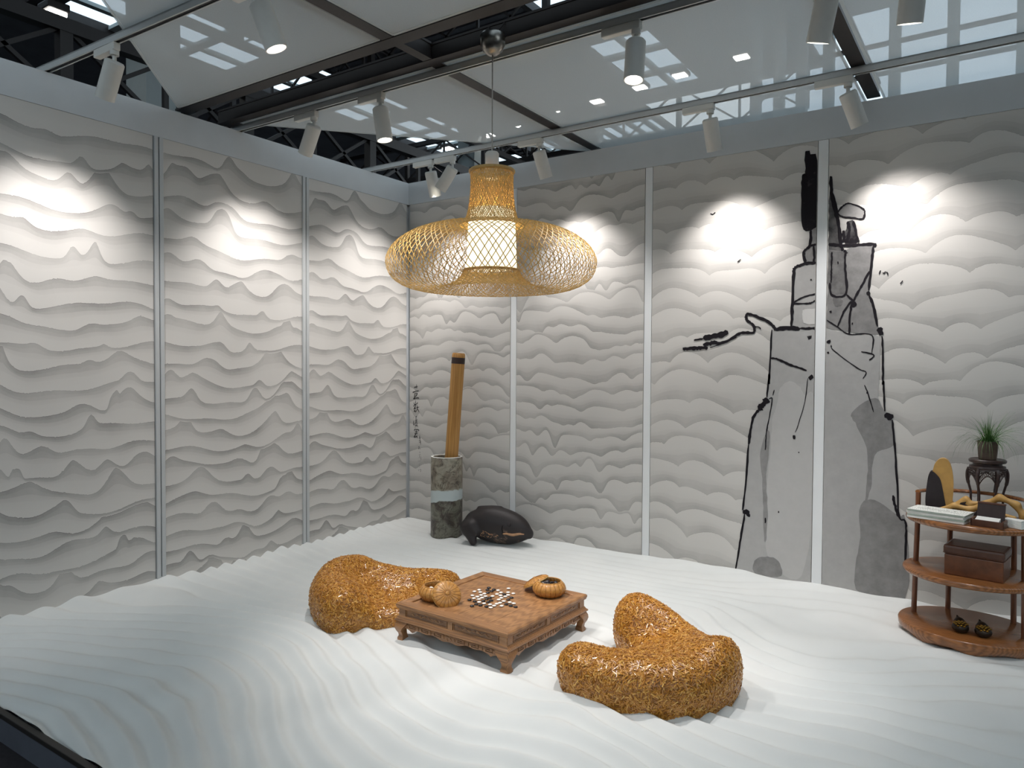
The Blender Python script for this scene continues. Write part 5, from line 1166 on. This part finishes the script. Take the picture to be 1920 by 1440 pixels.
# card box and sheaf of cards
cb_ = empty('card_holder', on(0.118, -0.165, ZTOP), CR-0.02, 'dark brown card holder with raised back on the stand top', 'card holder')
t = MB(); t.box((0, 0, 0.004), (0.140, 0.082, 0.008), bev=0.002); t.box((0, -0.037, 0.018), (0.140, 0.008, 0.030), bev=0.002)
for s_ in (-1, 1): t.box((s_*0.066, -0.005, 0.020), (0.008, 0.072, 0.034), bev=0.002)
t.build('tray', MAT['leather_d'], cb_)
MB().box((0, 0.030, 0.058), (0.118, 0.010, 0.098), Matrix.Rotation(math.radians(-10), 3, 'X'), 0.002).build('back_board', MAT['darkwood'], cb_)
MB().box((0, 0.040, 0.107), (0.118, 0.022, 0.008), bev=0.002).build('top_ledge', MAT['leather_d'], cb_)
cd = empty('name_card', on(0.112, -0.168, ZTOP+0.0165), CR-0.02, 'white card lying in the dark card holder', 'card')
MB().box((0, 0, 0.009), (0.100, 0.050, 0.018), Matrix.Rotation(math.radians(18), 3, 'X'), 0.0005).build('card_stack', MAT['sheet'], cd)
for k in range(4):
    o = MB().box((0, 0, 0.005), (0.085, 0.054, 0.0085), bev=0.0006).build('white_card_box', MAT['sheet'], loc=on(0.215-0.003*k, -0.105+0.004*k, ZTOP+0.0004+0.0095*k)); o.rotation_euler = (0, 0, CR-0.35+0.05*k)
    tag(o, ['lowest white card pack beside the card holder', 'second white card pack from the bottom beside the card holder', 'third white card pack from the bottom beside the card holder', 'topmost white card pack beside the card holder'][k], 'card pack', 'white card packs on the stand')
# plant stand with openwork skirt
ps = empty('plant_stand', on(0.030, 0.165, ZTOP), CR, 'small dark carved plant stand with six slim legs', 'plant stand')
t = MB(); t.lathe([(0.060, 0.222), (0.082, 0.226), (0.086, 0.231), (0.086, 0.237), (0.080, 0.241), (0.076, 0.239), (0.001, 0.239)], 40); auto_smooth(t.build('top', MAT['darkwood'], ps))
t = MB(); t.lathe([(0.066, 0.212), (0.066, 0.224)], 40); t.lathe([(0.074, 0.196), (0.084, 0.203), (0.082, 0.212), (0.070, 0.214)], 40); auto_smooth(t.build('waist', MAT['darkwood'], ps))
for k in range(6):
    a_ = 2*PI*(k+0.25)/6; ca, sa = math.cos(a_), math.sin(a_)
    pts = catmull([Vector((r*ca, r*sa, z)) for r, z in ((0.082, 0.200), (0.089, 0.180), (0.088, 0.150), (0.078, 0.115), (0.072, 0.09), (0.072, 0.03), (0.076, 0.006), (0.077, 0.0))], 5)
    n = len(pts); t = MB(); t.tube(pts, [0.0085 if i < n*0.35 else 0.0058 for i in range(n)], 8); auto_smooth(t.build('leg', MAT['darkwood'], ps))
    a2 = 2*PI*(k+1.25)/6; t = MB()
    # openwork skirt between the legs
    def sk_(u, z): an = a_+(a2-a_)*u; r = 0.0835; return Vector((r*math.cos(an), r*math.sin(an), z))
    low = lambda u: 0.128+0.045*math.sin(PI*u)
    t.tube([sk_(j/16, low(j/16)) for j in range(17)], 0.0026, 5); t.tube([sk_(j/8, 0.197) for j in range(9)], 0.0028, 5)
    RR = random.Random(k)
    for j in range(9):
        u = (j+0.5)/9; zz = low(u); z = zz+0.008
        while z < 0.196:
            c_ = (u+RR.uniform(-0.03, 0.03), z); t.tube([sk_(c_[0]+0.045*math.cos(q*PI/4), c_[1]+0.0055*math.sin(q*PI/4)) for q in range(9)], 0.0016, 4); z += 0.013
    t.build('openwork_skirt', MAT['darkwood'], ps)
ps.scale = (1, 1, 1.22)
pp = on(0.030, 0.165, ZTOP+0.2925)
po = empty('potted_grass', pp, 0.3, 'grassy green plant in a small brown pot on the plant stand', 'potted plant')
t = MB(); t.lathe([(0.040, 0.0), (0.043, 0.003), (0.047, 0.045), (0.050, 0.088), (0.052, 0.096), (0.047, 0.097), (0.045, 0.085), (0.001, 0.083)], 8); t.build('pot', MAT['pot'], po)
t = MB(); t.lathe([(0.001, 0.094), (0.030, 0.090), (0.044, 0.082)], 20, cap0=False, cap1=False); t.build('soil', MAT['soil'], po)
R = random.Random(12); t = MB()
for k in range(240):
    a_ = R.uniform(0, 2*PI); ln = R.uniform(0.09, 0.20); lean = R.uniform(0.25, 1.75); r0 = R.uniform(0, 0.036); dr = Vector((math.cos(a_), math.sin(a_), 0))
    p0 = dr*r0+Vector((0, 0, 0.085)); sd = Vector((-dr.y, dr.x, 0)); vs = []; n = 6
    for j in range(n+1):
        s_ = j/n; ang = lean*(0.45+0.85*s_); p_ = p0+dr*(math.sin(ang)*ln*s_)+Vector((0, 0, math.cos(ang)*ln*s_)); w = 0.0017*(1-0.9*s_)
        vs += [p_-sd*w, p_+sd*w+Vector((0, 0, 0.0004))]
    t.add(vs, [(2*j, 2*j+1, 2*j+3, 2*j+2) for j in range(n)])
o = t.build('grass_blades', MAT['grass'], po); tag(o, kind='stuff')
# leather box on the middle shelf
lb = empty('leather_box', on(0.045, -0.055, ZM+0.0005), CR+math.radians(3), 'brown stitched leather box on the middle shelf', 'box')
MB().box((0, 0, 0.052), (0.255, 0.185, 0.104), bev=0.006).build('box_body', MAT['leather'], lb)
MB().box((0, 0, 0.128), (0.266, 0.196, 0.046), bev=0.012).build('box_lid', MAT['leather_d'], lb)
t = MB()
for s_ in (-1, 1):
    for k in range(24): t.box((-0.120+0.0104*k, s_*0.0985, 0.110), (0.007, 0.003, 0.003))
    for k in range(17): t.box((s_*0.1335, -0.084+0.0104*k, 0.110), (0.003, 0.007, 0.003))
o = t.build('stitching', MAT['leather'], lb); tag(o, kind='stuff')
# pair of brass ornaments on the base board
def f_orn(P):
    d = ell(P, (0.0, -0.012, 0.024), (0.038, 0.046, 0.028))
    d = smin(d, ell(P, (0, 0.030, 0.034), (0.026, 0.026, 0.026)), 0.02)
    d = smin(d, cap(P, (-0.006, 0.046, 0.050), (-0.010, 0.056, 0.062), 0.008, 0.005), 0.012)
    return np.maximum(d, -P[:, 2])
V_, F_ = surface_nets(f_orn, (-0.06, -0.08, -0.01), (0.06, 0.08, 0.09), 0.0055)
for k, (x, y, lab) in enumerate(((-0.005, -0.130, 'left one of the two small domed brass ornaments on the base board'), (0.092, -0.120, 'right one of the two small domed brass ornaments on the base board'))):
    orn = empty('brass_ornament', on(x, y, ZB0+0.0005), CR+math.radians(20), lab, 'ornament', 'brass ornaments')
    np_mesh('body', V_, F_, MAT['bronze'], orn, True)
    t = MB(); R = random.Random(20+k)
    for i in range(5):
        for j in range(5):
            x_ = -0.026+0.013*j+(0.006 if i % 2 else 0); y_ = -0.046+0.014*i
            if (x_/0.036)**2+((y_+0.012)/0.044)**2 < 0.92:
                z_ = 0.024+0.028*math.sqrt(max(0, 1-(x_/0.038)**2-((y_+0.012)/0.046)**2)); t.lathe([(0.0068, -0.004), (0.006, 0.002), (0.003, 0.0042), (0.0005, 0.0046)], 10, (x_, y_, z_))
    o = t.build('brass_scales', MAT['brass'], orn, True); tag(o, kind='stuff')

# cable clipped along the beam beside the lamp
cbl = MB(); cbl.tube(catmull([(0.35, -1.762, 3.155), (0.9, -1.762, 3.150), (1.35, -1.762, 3.152), (1.55, -1.760, 3.10), (1.60, -1.758, 3.064), (1.66, -1.758, 3.10), (1.75, -1.76, 3.152), (2.2, -1.762, 3.15), (3.0, -1.762, 3.155)], 8), 0.006, 6)
o = cbl.build('power_cable', MAT['alu'], None, True); tag(o, 'pale power cable looped along the beam above the middle track', 'cable')
